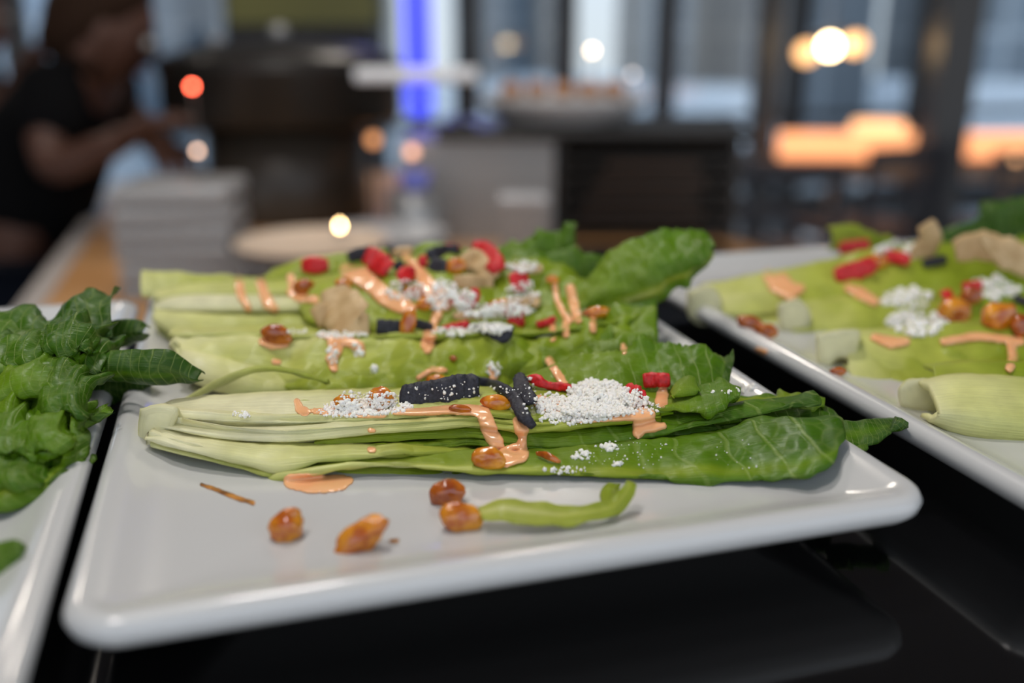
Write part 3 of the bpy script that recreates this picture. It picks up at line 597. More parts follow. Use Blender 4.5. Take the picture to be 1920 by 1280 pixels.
def strip(name, path, w, label, mat, seed, cat_, group, th=.0014, lift=.0012, d=None, dd=None, parent=None, rough=.0003, twist=0, n=None):
    """a fried strip: path of pixels (x, y, width factor), draped over what lies below"""
    P = cat([Vector((p[0], p[1], p[2] if len(p) > 2 else 1)) for p in path], n or 22); m = len(P)
    D = [(d if d is not None else anchor(p.x, p.y)[0]) for p in P]
    if d is None:
        D = [min(D[max(0, i-3):i+4]) for i in range(m)]
        for _ in range(4): D = [(D[max(i-1, 0)]+D[i]+D[min(i+1, m-1)])/3 for i in range(m)]
    D = [D[i]-lift+((dd[0]+(dd[1]-dd[0])*i/(m-1)) if dd else 0) for i in range(m)]
    C = [W(P[i].x, P[i].y, D[i]) for i in range(m)]
    V = []; q = 9
    sec = [(-1, -.6), (-.5, -1), (0, -.85), (.5, -1), (1, -.6), (1, .6), (.5, 1), (0, .9), (-.5, 1), (-1, .6)]; ns = len(sec)
    for i in range(m):
        t = (C[min(i+1, m-1)]-C[max(i-1, 0)]).normalized(); b = t.cross(FW).normalized(); f = b.cross(t)
        tw = math.radians(twist)*i/(m-1)+.35*noise.noise(Vector((i*.25, seed, 0)))
        b2 = b*math.cos(tw)+f*math.sin(tw); f2 = f*math.cos(tw)-b*math.sin(tw)
        k = D[i]/(FPX*cP); e = 1 if 0 < i < m-1 else .8
        hw = w*.5*P[i].z*k*e*(1+.18*noise.noise(Vector((i*.5, seed*3, 2))))
        for a, z in sec:
            p = C[i]+b2*hw*a+f2*th*.5*z*e
            p += Vector((noise.noise(p*900), noise.noise(p*900+Vector((9, 0, 0))), noise.noise(p*900+Vector((0, 9, 0)))))*rough
            V.append(p)
    F = []
    for i in range(m-1):
        for j in range(ns): F.append((i*ns+j, i*ns+(j+1) % ns, (i+1)*ns+(j+1) % ns, (i+1)*ns+j))
    F.append(tuple(range(ns))[::-1]); F.append(tuple((m-1)*ns+i for i in range(ns)))
    o = mk(name, V, F, mat, parent, reg=True)
    return tag(o, label, cat_, group) if parent is None else o

def drape(name, chains, label, th=.0011, cat_='dressing', group=None, step=2.6, mat=None, smooth=5, parent=None, d=None):
    """dressing poured over the leaves: chains of (x, y, radius) in pixels, laid on the surface below"""
    def sd(x, y):
        best = -1e9; R = 1
        for ch in chains:
            for i in range(max(1, len(ch)-1)):
                a = ch[i]; b = ch[min(i+1, len(ch)-1)]
                vx, vy = b[0]-a[0], b[1]-a[1]; l = vx*vx+vy*vy
                t = 0 if l == 0 else max(0, min(1, ((x-a[0])*vx+(y-a[1])*vy)/l))
                r = lerp(a[2], b[2], t); dd = r-math.hypot(x-a[0]-vx*t, y-a[1]-vy*t)
                if dd > best: best = dd; R = r
        return best+1.2*noise.noise(Vector((x*.09, y*.09, 3))), R
    xs = [p[0] for c in chains for p in c]; ys = [p[1] for c in chains for p in c]; rm = max(p[2] for c in chains for p in c)+3
    x0, x1, y0, y1 = min(xs)-rm, max(xs)+rm, min(ys)-rm, max(ys)+rm
    nx, ny = int((x1-x0)/step)+2, int((y1-y0)/step)+2
    S = {}
    for i in range(nx):
        for j in range(ny):
            x, y = x0+i*step, y0+j*step; s, R = sd(x, y)
            if s > -step*.9: S[i, j] = [x, y, s, R, anchor(x, y)[0] if d is None else d]
    # snap rim vertices on the outline
    for k, v in S.items():
        if v[2] < 0:
            e = .7; gx = sd(v[0]+e, v[1])[0]-sd(v[0]-e, v[1])[0]; gy = sd(v[0], v[1]+e)[0]-sd(v[0], v[1]-e)[0]; g = math.hypot(gx, gy) or 1
            v[0] -= gx/g*v[2]; v[1] -= gy/g*v[2]; v[2] = 0
    if d is None:
        for _ in range(smooth):
            nd = {}
            for (i, j), v in S.items():
                a = [S[q][4] for q in ((i+1, j), (i-1, j), (i, j+1), (i, j-1)) if q in S]; m = sum(a)/len(a) if a else v[4]
                nd[i, j] = min(v[4]+.0004, (v[4]+m)/2) if m < v[4] else (v[4]*.8+m*.2)
            for q in S: S[q][4] = nd[q]
    ids = {}; V = []; F = []
    for q, v in S.items():
        k = v[4]/(FPX*cP); h = th*math.sqrt(max(0, 1-(1-min(1, max(0, v[2])/min(v[3], 9)))**2))
        ids[q] = len(V); V.append(W(v[0], v[1], v[4]-.0003-h))
    nf = len(V)
    for q, v in S.items(): V.append(W(v[0], v[1], v[4]+.0004))
    edge = {}
    for (i, j) in S:
        q = [(i, j), (i+1, j), (i+1, j+1), (i, j+1)]
        if all(t in ids for t in q):
            a = [ids[t] for t in q]; F.append(tuple(a[::-1])); F.append(tuple(t+nf for t in a))
            for m in range(4):
                e = (a[m], a[(m+1) % 4]); edge[e] = edge.get(e, 0)+1
    for (a, b) in list(edge):
        if (b, a) not in edge: F.append((a, b, b+nf, a+nf))
    o = mk(name, V, F, mat or M['sauce'], parent, reg=True)
    return tag(o, label, cat_, group) if parent is None else o

def crumbs(name, spots, label, seed=1, cat_='cheese', group=None, parent=None, d=None):
    """spots = (x, y, rx, ry, count, size px, pile px): grated grains lying where they fell"""
    rnd = random.Random(seed); V = []; F = []
    for x, y, rx, ry, cnt, sz, pile in spots:
        for _ in range(cnt):
            a = rnd.random()*6.283; q = math.sqrt(rnd.random()) if pile == 0 else rnd.random()**.62
            px, py = x+rx*q*math.cos(a), y+ry*q*math.sin(a)
            dd = (anchor(px, py)[0] if d is None else d)
            dd -= pile*(1-q)*.00018*rnd.random()
            s = sz*rnd.choice((.5, .7, .9, 1.0, 1.2, 1.5))*rnd.uniform(.8, 1.2)*dd/(FPX*cP)*.5; c = W(px, py, dd-s*.5)
            v, f = ICO[1]
            o = Vector((rnd.random()*50, 0, 0)); ax = [rnd.uniform(.6, 1.3) for _ in range(3)]
            add(V, F, [c+Vector((p.x*ax[0], p.y*ax[1], p.z*ax[2]))*s*(1+.5*noise.noise(p*2+o)) for p in v], f)
    o = mk(name, V, F, M['cheese'], parent)
    if parent is None: tag(o, label, cat_, group, 'stuff')
    return o

GS = 'drops and runs of peach dressing'
# --- sauce on the front wedge
drape('dressing_pool', [[(545, 902, 14), (575, 905, 18), (610, 907, 17), (640, 904, 15), (655, 900, 8)]], 'flat pool of peach dressing on the bare plate below the stem', th=.0009)
drape('dressing_run', [[(557, 752, 6), (562, 766, 9), (572, 772, 9)], [(590, 770, 6), (640, 773, 7), (690, 776, 8), (720, 776, 7)]], 'peach dressing smear under the crumbs, near the pale stem end of the front wedge', th=.0007, group=GS)
drape('dressing_run', [[(740, 772, 6), (790, 772, 8), (840, 768, 9), (880, 768, 11), (905, 772, 12)], [(905, 772, 14), (912, 790, 15), (918, 806, 16)], [(920, 812, 15), (930, 828, 15), (935, 842, 12)]], 'long peach dressing run below the black chip, dripping down the layered leaves', group=GS, th=.0014)
drape('dressing_run', [[(972, 790, 11), (978, 806, 14), (980, 820, 8), (978, 834, 10)], [(945, 850, 12), (965, 846, 16), (975, 850, 18), (950, 862, 14), (925, 868, 9)]], 'peach dressing drip ending in a puddle right of the raisin on the front leaf', group=GS, th=.0014)
drape('dressing_run', [[(1010, 752, 12), (1050, 768, 16), (1090, 780, 14), (1130, 780, 11), (1180, 778, 11), (1215, 778, 14)], [(1205, 775, 15), (1200, 795, 14), (1197, 810, 12)], [(1205, 800, 13), (1225, 800, 11), (1243, 798, 7)]], 'wide peach dressing puddle under the cheese pile, with a two-armed drip', group=GS, th=.0015)
drape('dressing_run', [[(1245, 726, 7), (1242, 740, 12), (1240, 752, 13)]], 'short peach dressing drip on the curled leaf below the top red chip', group=GS, th=.0015)
drape('dressing_run', [[(1030, 676, 8), (1040, 692, 8), (1050, 708, 9), (1058, 718, 7)]], 'peach dressing streak down the standing leaf behind the cheese pile', group=GS)
drape('dressing_run', [[(922, 690, 7), (928, 702, 9), (922, 712, 6)]], 'peach dressing dab flecked with cheese between the black chip and middle wedge', group=GS)
drape('dressing_run', [[(1168, 646, 4), (1170, 654, 7), (1170, 660, 5)]], 'lone glossy amber dressing drop on the edge of the standing leaf', group=GS)
for x, y, r, l in ((697, 806, 5, 'small peach dressing drop on the pale second rib'), (697, 842, 6, 'small peach dressing drop on the pale lower rib'), (518, 678, 6, 'small peach dressing drop on the middle wedge below the raisin')):
    drape('dressing_drop', [[(x-3, y, r), (x+4, y+1, r-1)]], l, th=.0008, step=2, group=GS)
drape('sauce_smear', [[(378, 908, 3), (400, 915, 4), (425, 925, 4.5), (450, 935, 5), (475, 942, 4)]], 'thin brown and black speckled sauce smear on the plate', th=.0004, step=2, mat=M['oil'])
drape('sauce_smear', [[(733, 1013, 3.5), (745, 1013, 4)]], 'tiny orange sauce mark right of the long raisin', th=.0003, step=2, mat=M['oil'])
# --- sauce on the wedges behind
drape('dressing_run', [[(492, 640, 8), (510, 646, 10), (535, 644, 8)]], 'peach dressing blob under the dark raisin at the middle wedge left end', group=GS, th=.0012)
drape('dressing_run', [[(600, 628, 5), (622, 632, 7), (650, 640, 10), (672, 648, 11), (678, 662, 8)], [(625, 640, 12), (630, 655, 13), (622, 672, 12), (626, 690, 8)]], 'forked peach dressing drip below the tan chip', group=GS, th=.0016, step=3.2)
drape('dressing_run', [[(820, 590, 10), (812, 610, 8), (805, 630, 14), (802, 645, 14), (801, 655, 9)]], 'teardrop of peach dressing hanging from the middle wedge', group=GS, th=.002, step=3.2)
drape('dressing_run', [[(785, 708, 5), (810, 692, 6), (835, 694, 5)]], 'peach dressing trace just above the wide black chip', group=GS, step=3)
drape('dressing_run', [[(448, 525, 9), (450, 545, 9), (455, 560, 8), (466, 580, 6)]], 'leftmost peach dressing stripe on the rear wedge', group=GS, step=3.2, th=.0016)
drape('dressing_run', [[(488, 528, 9), (496, 550, 10), (504, 570, 12), (514, 580, 9)]], 'second peach dressing stripe on the rear wedge', group=GS, step=3.2, th=.0016)
drape('dressing_run', [[(545, 520, 8), (548, 535, 7), (545, 548, 8), (560, 558, 8), (590, 562, 9)]], 'third peach dressing stripe on the rear wedge, beside the brown raisin', group=GS, step=3.2, th=.0016)
drape('dressing_run', [[(650, 508, 14), (680, 520, 20), (700, 535, 17), (720, 555, 18), (750, 570, 18), (770, 578, 12)]], 'broad peach dressing patch under the red chips of the rear wedge', group=GS, step=4, th=.0025)
drape('dressing_run', [[(762, 482, 9), (780, 500, 9), (800, 530, 15), (815, 555, 20), (835, 570, 14)]], 'pinkish dressing stream running from the top of the rear wedge', group=GS, step=4, th=.0025)
drape('dressing_run', [[(1070, 540, 9), (1074, 560, 9), (1078, 580, 10), (1083, 598, 9)]], 'cream drip on the rear wedge just left of the tall curled leaf', group=GS, step=3.2, th=.0018)
drape('dressing_run', [[(1040, 530, 6), (1044, 560, 6), (1055, 585, 7), (1066, 600, 8)]], 'thin pale cream drip crossing the rear wedge greens', group=GS, step=3.2, th=.0014)
for x, y, l in ((1036, 622, 'leftmost of three short cream drips on the wedge flank'), (1061, 615, 'middle one of three short cream drips on the wedge flank'), (1112, 606, 'rightmost of three short cream drips on the wedge flank')):
    drape('dressing_drop', [[(x, y-12, 6), (x, y, 7), (x, y+12, 7)]], l, group=GS, step=3, th=.0014)
retree()

# --- raisins
RA, RB = M['raisin'], M['raisin2']
G1 = 'golden raisins'
blob('raisin', 536, 987, 40, 32, 40, 'golden raisin with a dark red lower end, alone on the plate', RA, 1, dent=.3)
blob('raisin', 675, 1008, 62, 31, 34, 'longest golden raisin, lumpy, lying nearest the front rim of the plate', RA, 2, dent=.30, sub=4)
blob('raisin', 839, 924, 36, 28, 5, 'round wrinkled raisin behind its neighbour, below the front wedge', RB, 3, dent=.25)
blob('raisin', 865, 970, 43, 31, -8, 'pale translucent raisin touching the leaf strip', RA, 4, dent=.3)
blob('raisin', 916, 859, 35, 22, -5, 'plump golden raisin resting on the lower leaf of the front wedge', RA, 5, dent=.2, sub=4)
strip('raisin_skin', [(1006, 850, .7), (1020, 852, 1), (1036, 859, 1), (1050, 866, .5)], 13, 'flat orange raisin sliver on the leaf, right of the dressing puddle', RB, 3, 'raisin', G1, th=.0012, n=10)
blob('raisin', 650, 756, 27, 17, -22, 'left golden raisin in the crumbs on the front wedge', RA, 6, dent=.35)
blob('raisin', 712, 748, 25, 23, 30, 'right golden raisin in the crumbs, beside the black chip', RA, 7, dent=.25)
blob('raisin', 930, 755, 29, 15, -6, 'amber raisin glimpsed under the crossed black strips', RA, 8, dent=.2)
blob('raisin', 862, 766, 22, 8, -4, 'dark raisin edge peeking below the black chip', RB, 9)
blob('raisin', 818, 712, 20, 11, 0, 'raisin half hidden behind the top edge of the black chip', RA, 10)
blob('raisin', 518, 627, 30, 19, -8, 'dark glossy raisin at the left end of the middle wedge', RB, 11, dent=.3)
blob('raisin', 570, 538, 20, 15, 5, 'brown raisin beside the third dressing stripe', RB, 12)
blob('raisin', 766, 606, 14, 30, -12, 'upright amber raisin between the black square and the teardrop of dressing', RA, 13, dent=.3)
blob('raisin', 643, 532, 16, 10, -15, 'small amber raisin under the dressing patch', RA, 14)
blob('raisin', 776, 548, 22, 11, -8, 'brown raisin lying in the dressing of the rear wedge', RB, 15)
blob('raisin', 797, 570, 18, 13, 20, 'orange raisin in the middle of the rear wedge heap', RA, 16)
blob('raisin', 855, 500, 19, 16, 15, 'bright yellow raisin near the top of the rear wedge heap', RA, 17)
blob('raisin', 1120, 586, 28, 11, 4, 'orange raisin at the foot of the tall curled leaf', RA, 18)
blob('raisin', 935, 570, 26, 9, 12, 'amber raisin along the cheese covered strip', RA, 19)
blob('raisin', 1036, 524, 12, 8, 0, 'small orange raisin near the top right of the rear wedge', RA, 20)
blob('raisin', 850, 672, 7, 6, 0, 'tiny reddish crumb on the flank of the middle wedge', RB, 21, sub=2)

# --- black chips
KB = M['black']; GB = 'black tortilla strips'
strip('tortilla_strip', [(750, 744, .75), (765, 745, .95), (790, 742, 1.0), (820, 738, 1.02), (860, 732, 1.12), (885, 731, 1.15), (899, 731, 1.0)], 54, 'wide flat black tortilla chip dusted with cheese on the front wedge', KB, 31, 'tortilla chip', GB, th=.0030, lift=.004, rough=.0005, n=40)
strip('tortilla_strip', [(890, 712, .8), (915, 718, .9), (940, 727, 1), (962, 742, 1.1), (972, 762, 1.25), (984, 782, 1.2), (1000, 800, .8)], 20, 'thin black tortilla strip bending down over the layered leaves', KB, 32, 'tortilla chip', GB, th=.0026, lift=.004, rough=.0004, n=36)
strip('tortilla_strip', [(974, 702, .6), (976, 715, 1), (980, 733, 1.25), (992, 748, 1.15), (996, 758, .7)], 26, 'short upright black tortilla piece crossing the bent black strip', KB, 33, 'tortilla chip', GB, th=.0026, lift=.006, rough=.0006, n=28)
strip('tortilla_strip', [(706, 612, 1), (730, 614, 1), (752, 612, .8)], 30, 'square black tortilla chip beside the tan chip', KB, 34, 'tortilla chip', GB, th=.002, lift=.003)
strip('tortilla_strip', [(775, 605, 1), (800, 612, 1), (812, 612, .6)], 18, 'dark brown tortilla chip behind the teardrop of dressing', KB, 35, 'tortilla chip', GB, lift=.002)
strip('tortilla_strip', [(880, 612, .6), (915, 620, .9), (945, 630, 1.3), (960, 612, .5)], 20, 'pointed bluish black chip hanging over the middle wedge rim', KB, 36, 'tortilla chip', GB, lift=.003)
strip('tortilla_strip', [(652, 482, 1), (675, 476, 1.2), (700, 470, 1)], 20, 'black tortilla chip behind the big red chip, left top of the heap', KB, 37, 'tortilla chip', GB, lift=.002)
strip('tortilla_strip', [(715, 462, 1), (730, 466, 1), (742, 474, 1)], 18, 'small black chip at the very top of the heap, right of the big red chip', KB, 38, 'tortilla chip', GB, lift=.001)
strip('tortilla_strip', [(800, 478, .7), (825, 472, 1), (860, 470, 1)], 24, 'long black chip at the top centre of the rear wedge heap', KB, 39, 'tortilla chip', GB, lift=.002)
strip('tortilla_strip', [(806, 492, .8), (822, 500, 1.1), (838, 506, 1)], 30, 'dark brown chip left of the bright yellow raisin', KB, 40, 'tortilla chip', GB, lift=.003)
strip('tortilla_strip', [(742, 492, 1), (752, 502, 1)], 20, 'black chip scrap between two red chips', KB, 41, 'tortilla chip', GB, lift=.003)

# --- red chips
KR = M['red']; GR = 'red tortilla pieces'
def red(path, w, label, seed, **k): strip('tortilla_strip', path, w, label, KR, seed, 'tortilla chip', GR, **{**dict(th=.0026, lift=.003, rough=.0005), **k})
red([(990, 708, .6), (1005, 712, 1.2), (1025, 722, .8), (1045, 724, .9), (1070, 728, .7), (1090, 734, .3)], 18, 'long curved red strip left of the cheese pile', 51, lift=.004)
red([(1206, 714, 1), (1225, 712, 1.05), (1256, 712, .95)], 27, 'bright red chip at the top right, on the curled green leaf', 52, lift=.004)
red([(1172, 728, .8), (1185, 738, 1.2), (1200, 745, 1.1), (1212, 742, .7)], 32, 'red chip against the right side of the cheese pile', 53, lift=.006)
red([(566, 497, .7), (590, 497, 1.1), (615, 496, .7)], 30, 'oval red chip alone at the left of the rear wedge', 54, lift=.003)
red([(684, 478, .9), (705, 488, 1.1), (730, 506, 1)], 36, 'largest red chip, slanting at the top left of the heap', 55, lift=.006)
red([(748, 524, 1), (765, 512, 1.2), (778, 508, .8)], 24, 'pinkish red chip below the largest red chip', 56, lift=.006)
red([(785, 490, 1), (800, 488, 1)], 20, 'small red chip left of the dark brown chip', 57, lift=.004)
red([(884, 466, .9), (905, 472, 1.2), (925, 490, 1.1), (936, 508, .8)], 34, 'big pinkish red chip at the top right of the heap', 58, lift=.006)
red([(958, 532, 1), (975, 526, 1.2), (990, 522, .9)], 32, 'square red chip right of the green leaf fold', 59, lift=.006)
red([(842, 545, .8), (852, 560, 1), (870, 575, 1), (888, 560, 1), (892, 540, .8)], 20, 'curled red ring chip with cheese inside it', 60, lift=.006)
red([(952, 598, .8), (968, 594, 1.3), (982, 592, 1)], 34, 'pinkish red chip standing on the middle wedge rim', 61, lift=.004)
red([(830, 616, .8), (855, 612, 1), (880, 606, .8)], 15, 'flat red strip along the middle wedge rim', 62, lift=.003)
red([(1006, 608, .8), (1020, 606, 1), (1042, 596, .7)], 13, 'thin red strip among the greens left of the cream drips', 63, lift=.003)
red([(835, 462, .8), (850, 464, 1), (862, 468, .8)], 14, 'dull red chip at the skyline of the heap, by the long black chip', 64, lift=.001)

# --- tan chips
KT = M['tan']; GT = 'tan tortilla chips'
def tan(path, w, label, seed, **k): strip('tortilla_strip', path, w, label, KT, seed, 'tortilla chip', GT, **{**dict(th=.0012, lift=.004, rough=.0002), **k})
tan([(625, 538, .75), (632, 560, 1.2), (645, 585, 1.6), (668, 612, 1.5), (692, 612, .9)], 56, 'large tan tortilla chip standing at the centre left of the rear wedge', 71, lift=.006)
tan([(590, 600, 1), (610, 590, 1.2), (640, 602, 1)], 40, 'lower corner of a tan chip leaning on the large tan chip', 72, lift=.004)
tan([(735, 478, .8), (755, 472, 1), (775, 470, .8)], 20, 'tan chip behind the pink dressing stream', 73, lift=.002)
tan([(868, 500, 1), (890, 486, 1.1), (905, 500, 1), (925, 525, 1)], 36, 'tan chip between the yellow raisin and the big pinkish chip', 74, lift=.003)
tan([(850, 528, .8), (885, 528, 1), (925, 530, .8)], 28, 'broad tan chip above the curled red ring', 75, lift=.003)
tan([(850, 592, .8), (900, 590, 1), (950, 572, 1), (1000, 560, .9)], 16, 'long cheese covered tan strip along the middle of the heap', 76, lift=.005)
tan([(960, 498, .8), (990, 506, 1), (1018, 502, .8)], 16, 'pale strip at the upper right of the heap', 77, lift=.003)
tan([(1000, 548, 1), (1004, 562, 1), (1000, 575, .8)], 18, 'small pale yellow chip left of the cream drips', 78, lift=.004)
retree()
# --- cheese
drape('cheese_heap', [[(1075, 752, 14), (1105, 740, 24), (1145, 738, 26), (1170, 752, 18)], [(1060, 768, 10), (1120, 768, 16), (1180, 766, 10)]], 'dense white heart of the cheese mound', th=.0045, cat_='cheese', mat=M['cheese'], step=3)
retree()
crumbs('grated_cheese', [(1120, 738, 58, 26, 620, 6.5, 26), (1090, 765, 85, 26, 700, 6, 10), (1170, 752, 45, 28, 260, 6, 16), (1030, 755, 30, 18, 120, 6, 5), (1060, 785, 50, 12, 90, 5, 0), (1215, 765, 25, 12, 50, 5, 0)], 'mound of white grated cheese at the right of the front wedge', 1)
crumbs('grated_cheese', [(690, 762, 85, 15, 420, 6, 6), (650, 772, 60, 10, 140, 5, 0), (690, 742, 60, 8, 70, 5, 2), (460, 777, 10, 6, 22, 5, 2), (440, 775, 8, 4, 9, 5, 0)], 'white cheese crumbs around the two raisins on the front wedge', 2)
crumbs('grated_cheese', [(1090, 853, 20, 9, 30, 6, 0), (1145, 838, 20, 7, 30, 6.5, 0), (1155, 870, 9, 6, 9, 7, 0), (1180, 850, 90, 30, 60, 2.6, 0), (1060, 880, 40, 8, 40, 5, 0), (1385, 850, 60, 30, 14, 3, 0)], 'sparse cheese crumbs on the big lower leaf', 3)
crumbs('grated_cheese', [(830, 738, 75, 17, 34, 4, 0), (880, 722, 18, 8, 5, 3, 0), (985, 745, 20, 40, 26, 4, 0), (945, 730, 30, 8, 14, 4, 0)], 'cheese flecks stuck on the black chips', 4)
crumbs('grated_cheese', [(640, 627, 55, 6, 90, 6, 0), (560, 622, 20, 4, 20, 6, 0), (700, 695, 8, 6, 6, 8, 0), (625, 662, 10, 20, 26, 6, 0), (670, 655, 10, 14, 20, 6, 0), (925, 695, 16, 16, 26, 7, 0)], 'cheese crumbs along the middle wedge below the tan chip', 5)
crumbs('grated_cheese', [(920, 615, 40, 9, 140, 7, 5), (850, 622, 40, 6, 60, 6, 0), (930, 582, 70, 14, 200, 7, 5), (870, 560, 20, 16, 90, 7, 5), (830, 555, 30, 30, 120, 7, 4), (980, 550, 30, 25, 60, 6, 0), (980, 500, 30, 10, 50, 6, 0), (760, 545, 40, 20, 70, 6, 0)], 'blurred white cheese across the rear wedge heap', 6)
crumbs('grated_cheese', [(1400, 728, 20, 8, 24, 6, 0), (1355, 735, 20, 6, 10, 5, 0)], 'cheese crumbs on the plate rim behind the curled leaves', 7)

# ------------------------------------------------------------------ right plate toppings (well out of focus)
drape('dressing_run', [[(1440, 515, 12), (1460, 530, 22), (1480, 545, 18), (1500, 540, 10)]], 'peach dressing patch at the left of the right plate rear wedge', group=GS, step=5, th=.003)
drape('dressing_run', [[(1640, 632, 8), (1670, 642, 12), (1700, 640, 8)]], 'peach dressing by the squared stem of the right plate', group=GS, step=4, th=.0025)
drape('dressing_run', [[(1770, 640, 8), (1830, 630, 9), (1880, 635, 8), (1915, 640, 8)], [(1895, 645, 8), (1900, 670, 10), (1893, 690, 9)]], 'peach dressing line with a drip at the right frame edge', group=GS, step=4, th=.0025)
drape('dressing_run', [[(1590, 540, 8), (1615, 550, 12), (1640, 565, 10)]], 'pale dressing streak across the middle of the right plate heap', group=GS, step=5, th=.0025)
drape('dressing_drop', [[(1420, 655, 5), (1432, 660, 7)]], 'glinting dressing drop on the right plate near its left rim', group=GS, step=3)
retree()
blob('raisin', 1405, 605, 24, 14, -10, 'left of two dark raisins on the right plate by the pale stem', RB, 81, dent=.3)
blob('raisin', 1438, 620, 20, 14, -10, 'right of two dark raisins on the right plate by the pale stem', RB, 82, dent=.3)
blob('raisin', 1790, 585, 30, 28, 0, 'large orange raisin in the middle of the right plate', RA, 83)
blob('raisin', 1872, 592, 34, 26, 10, 'large dark orange raisin at the right of the right plate', RA, 84, dent=.3)
blob('raisin', 1820, 555, 20, 16, 0, 'brown raisin above the two large orange ones', RB, 85)
blob('raisin', 1915, 610, 20, 22, 0, 'raisin cut by the right frame edge', RB, 86)
blob('raisin', 1645, 490, 20, 14, 0, 'orange raisin among the red chips of the right plate', RA, 87)
blob('raisin', 1572, 696, 16, 8, 0, 'dark raisin tucked below the squared stem', RB, 88)
red([(1565, 515, .8), (1595, 510, 1.1), (1625, 500, 1), (1640, 490, .8)], 32, 'bright red chip at the front of the right plate heap', 91, lift=.006)
red([(1575, 470, 1), (1600, 465, 1), (1630, 460, .8)], 28, 'red chip at the top left of the right plate heap', 92, lift=.004)
red([(1660, 480, 1), (1690, 484, 1), (1705, 490, .8)], 24, 'dull pink chip in the middle of the right plate heap', 93, lift=.004)
red([(1770, 545, .8), (1780, 560, 1), (1778, 580, .8)], 24, 'red chip left of the large orange raisin', 94, lift=.006)
red([(1805, 540, 1), (1840, 535, 1)], 20, 'red chip behind the large orange raisin', 95, lift=.004)
tan([(1735, 418, .9), (1745, 445, 1), (1728, 475, 1), (1718, 500, .7)], 40, 'upright tan chip sticking up from the right plate heap', 96, d=.52)
tan([(1790, 470, .9), (1840, 460, 1), (1890, 475, 1.1), (1940, 500, 1)], 52, 'broad tan chip at the upper right of the right plate heap', 97, d=.50)
tan([(1840, 440, .7), (1862, 470, 1), (1890, 500, 1)], 22, 'pale slanting tan chip at the upper right of the right plate', 98, d=.49)
strip('tortilla_strip', [(1730, 495, .8), (1755, 490, 1), (1775, 485, .8)], 18, 'bluish black chip at the foot of the upright tan chip', KB, 99, 'tortilla chip', GB, lift=.004)
strip('tortilla_strip', [(1900, 560, .8), (1925, 565, 1), (1950, 575, .8)], 18, 'black chip at the right frame edge above the raisins', KB, 100, 'tortilla chip', GB, lift=.004)
crumbs('grated_cheese', [(1720, 605, 60, 24, 160, 9, 5), (1700, 560, 50, 18, 80, 9, 0), (1690, 470, 50, 16, 70, 9, 0), (1860, 540, 50, 20, 80, 9, 0)], 'blurred white cheese over the right plate heap', 8)

# ------------------------------------------------------------------ things on the oak counter behind
CT = -.2
M['china'] = simple('white_china', (.55, .55, .56), .25, coat=.3)
M['beige'] = simple('beige_reflection_china', (.78, .62, .48), .3)  # warm reflection on white china, painted into the base colour
M['steel'] = simple('brushed_steel', (.38, .38, .38), .38, metal=.6)
M['black_metal'] = simple('black_enamel', (.016, .014, .012), .35)
M['bronze'] = simple('dark_bronze', (.05, .04, .03), .4)
def round_plate(c, r, label, mat, h=.016):
    v, f = lathe(c, [(r*.55, 0), (r*.6, .003), (r*.95, h*.75), (r, h*.95), (r*.995, h), (r*.92, h*.9), (r*.66, h*.35), (r*.3, h*.3)], 40)
    return tag(mk('round_plate', v, f, mat), label, 'plate', 'round plates stacked behind the salads')
c1 = W(585, 445, 1.30); c2 = W(714, 430, 1.51)
for (c, r, n, s) in ((c1, .106, 7, 'nearer'), (c2, .106, 5, 'farther')):
    top = c.z; pitch = .0125; n = max(3, int((top-CT)/pitch))
    for i in range(n):
        word = 'topmost' if i == n-1 else 'bottom' if i == 0 else ['second', 'third', 'fourth', 'fifth', 'sixth', 'seventh', 'eighth', 'ninth', 'tenth'][i-1]
        txt = '%s plate%s, %s round stack, %s' % (word, '' if i in (0, n-1) else ' from the counter', s, 'beige reflection tinted into its well' if s == 'nearer' and i == n-1 else 'white china rim')
        round_plate((c.x, c.y, CT+i*(top-CT-.006)/n), r, txt, M['beige'] if (s == 'nearer' and i == n-1) else M['china'])
# stack of square plates
M['greybowl'] = simple('grey_stoneware', (.34, .34, .345), .35)
c = W(352, 470, 1.42); rzz = -YAW+.1
n = 6; H0 = W(352, 335, 1.42).z-CT
for i in range(n):
    word = 'topmost' if i == n-1 else 'bottom' if i == 0 else ['second', 'third', 'fourth', 'fifth'][i-1]
    V, F = box((c.x, c.y, CT+(i+.42)*H0/n), (.165, .165, H0/n*.90), rzz+.03*math.sin(i*2.1), .006)
    a, b = box((c.x, c.y, CT+(i+.42)*H0/n-H0/n*.42), (.10, .10, H0/n*.16+.001), rzz); add(V, F, a, b)
    tag(mk('square_bowl', V, F, M['greybowl']), '%s grey square bowl%s in the pile left of the black kettle' % (word, '' if i in (0, n-1) else ' from the counter'), 'bowl', 'square bowls piled on the oak counter')
# glowing cup added for a specular highlight on the plate stack
t = empty('glint_light', W(638, 437, 1.33), 'small glowing cup added for a specular highlight on the round plate stack', 'glint stand-in')
M['glint_glow'] = simple('glint_emitter', (1, .7, .35), .5, emit=(1, .66, .30), es=45)
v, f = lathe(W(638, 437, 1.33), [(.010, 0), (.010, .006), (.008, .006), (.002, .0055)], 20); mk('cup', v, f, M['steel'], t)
v, f = lathe(W(638, 437, 1.33)+Vector((0, 0, .0062)), [(.0006, 0), (.0028, .003), (.0022, .006), (.0004, .010)], 12); mk('glint_glow', v, f, M['glint_glow'], t)
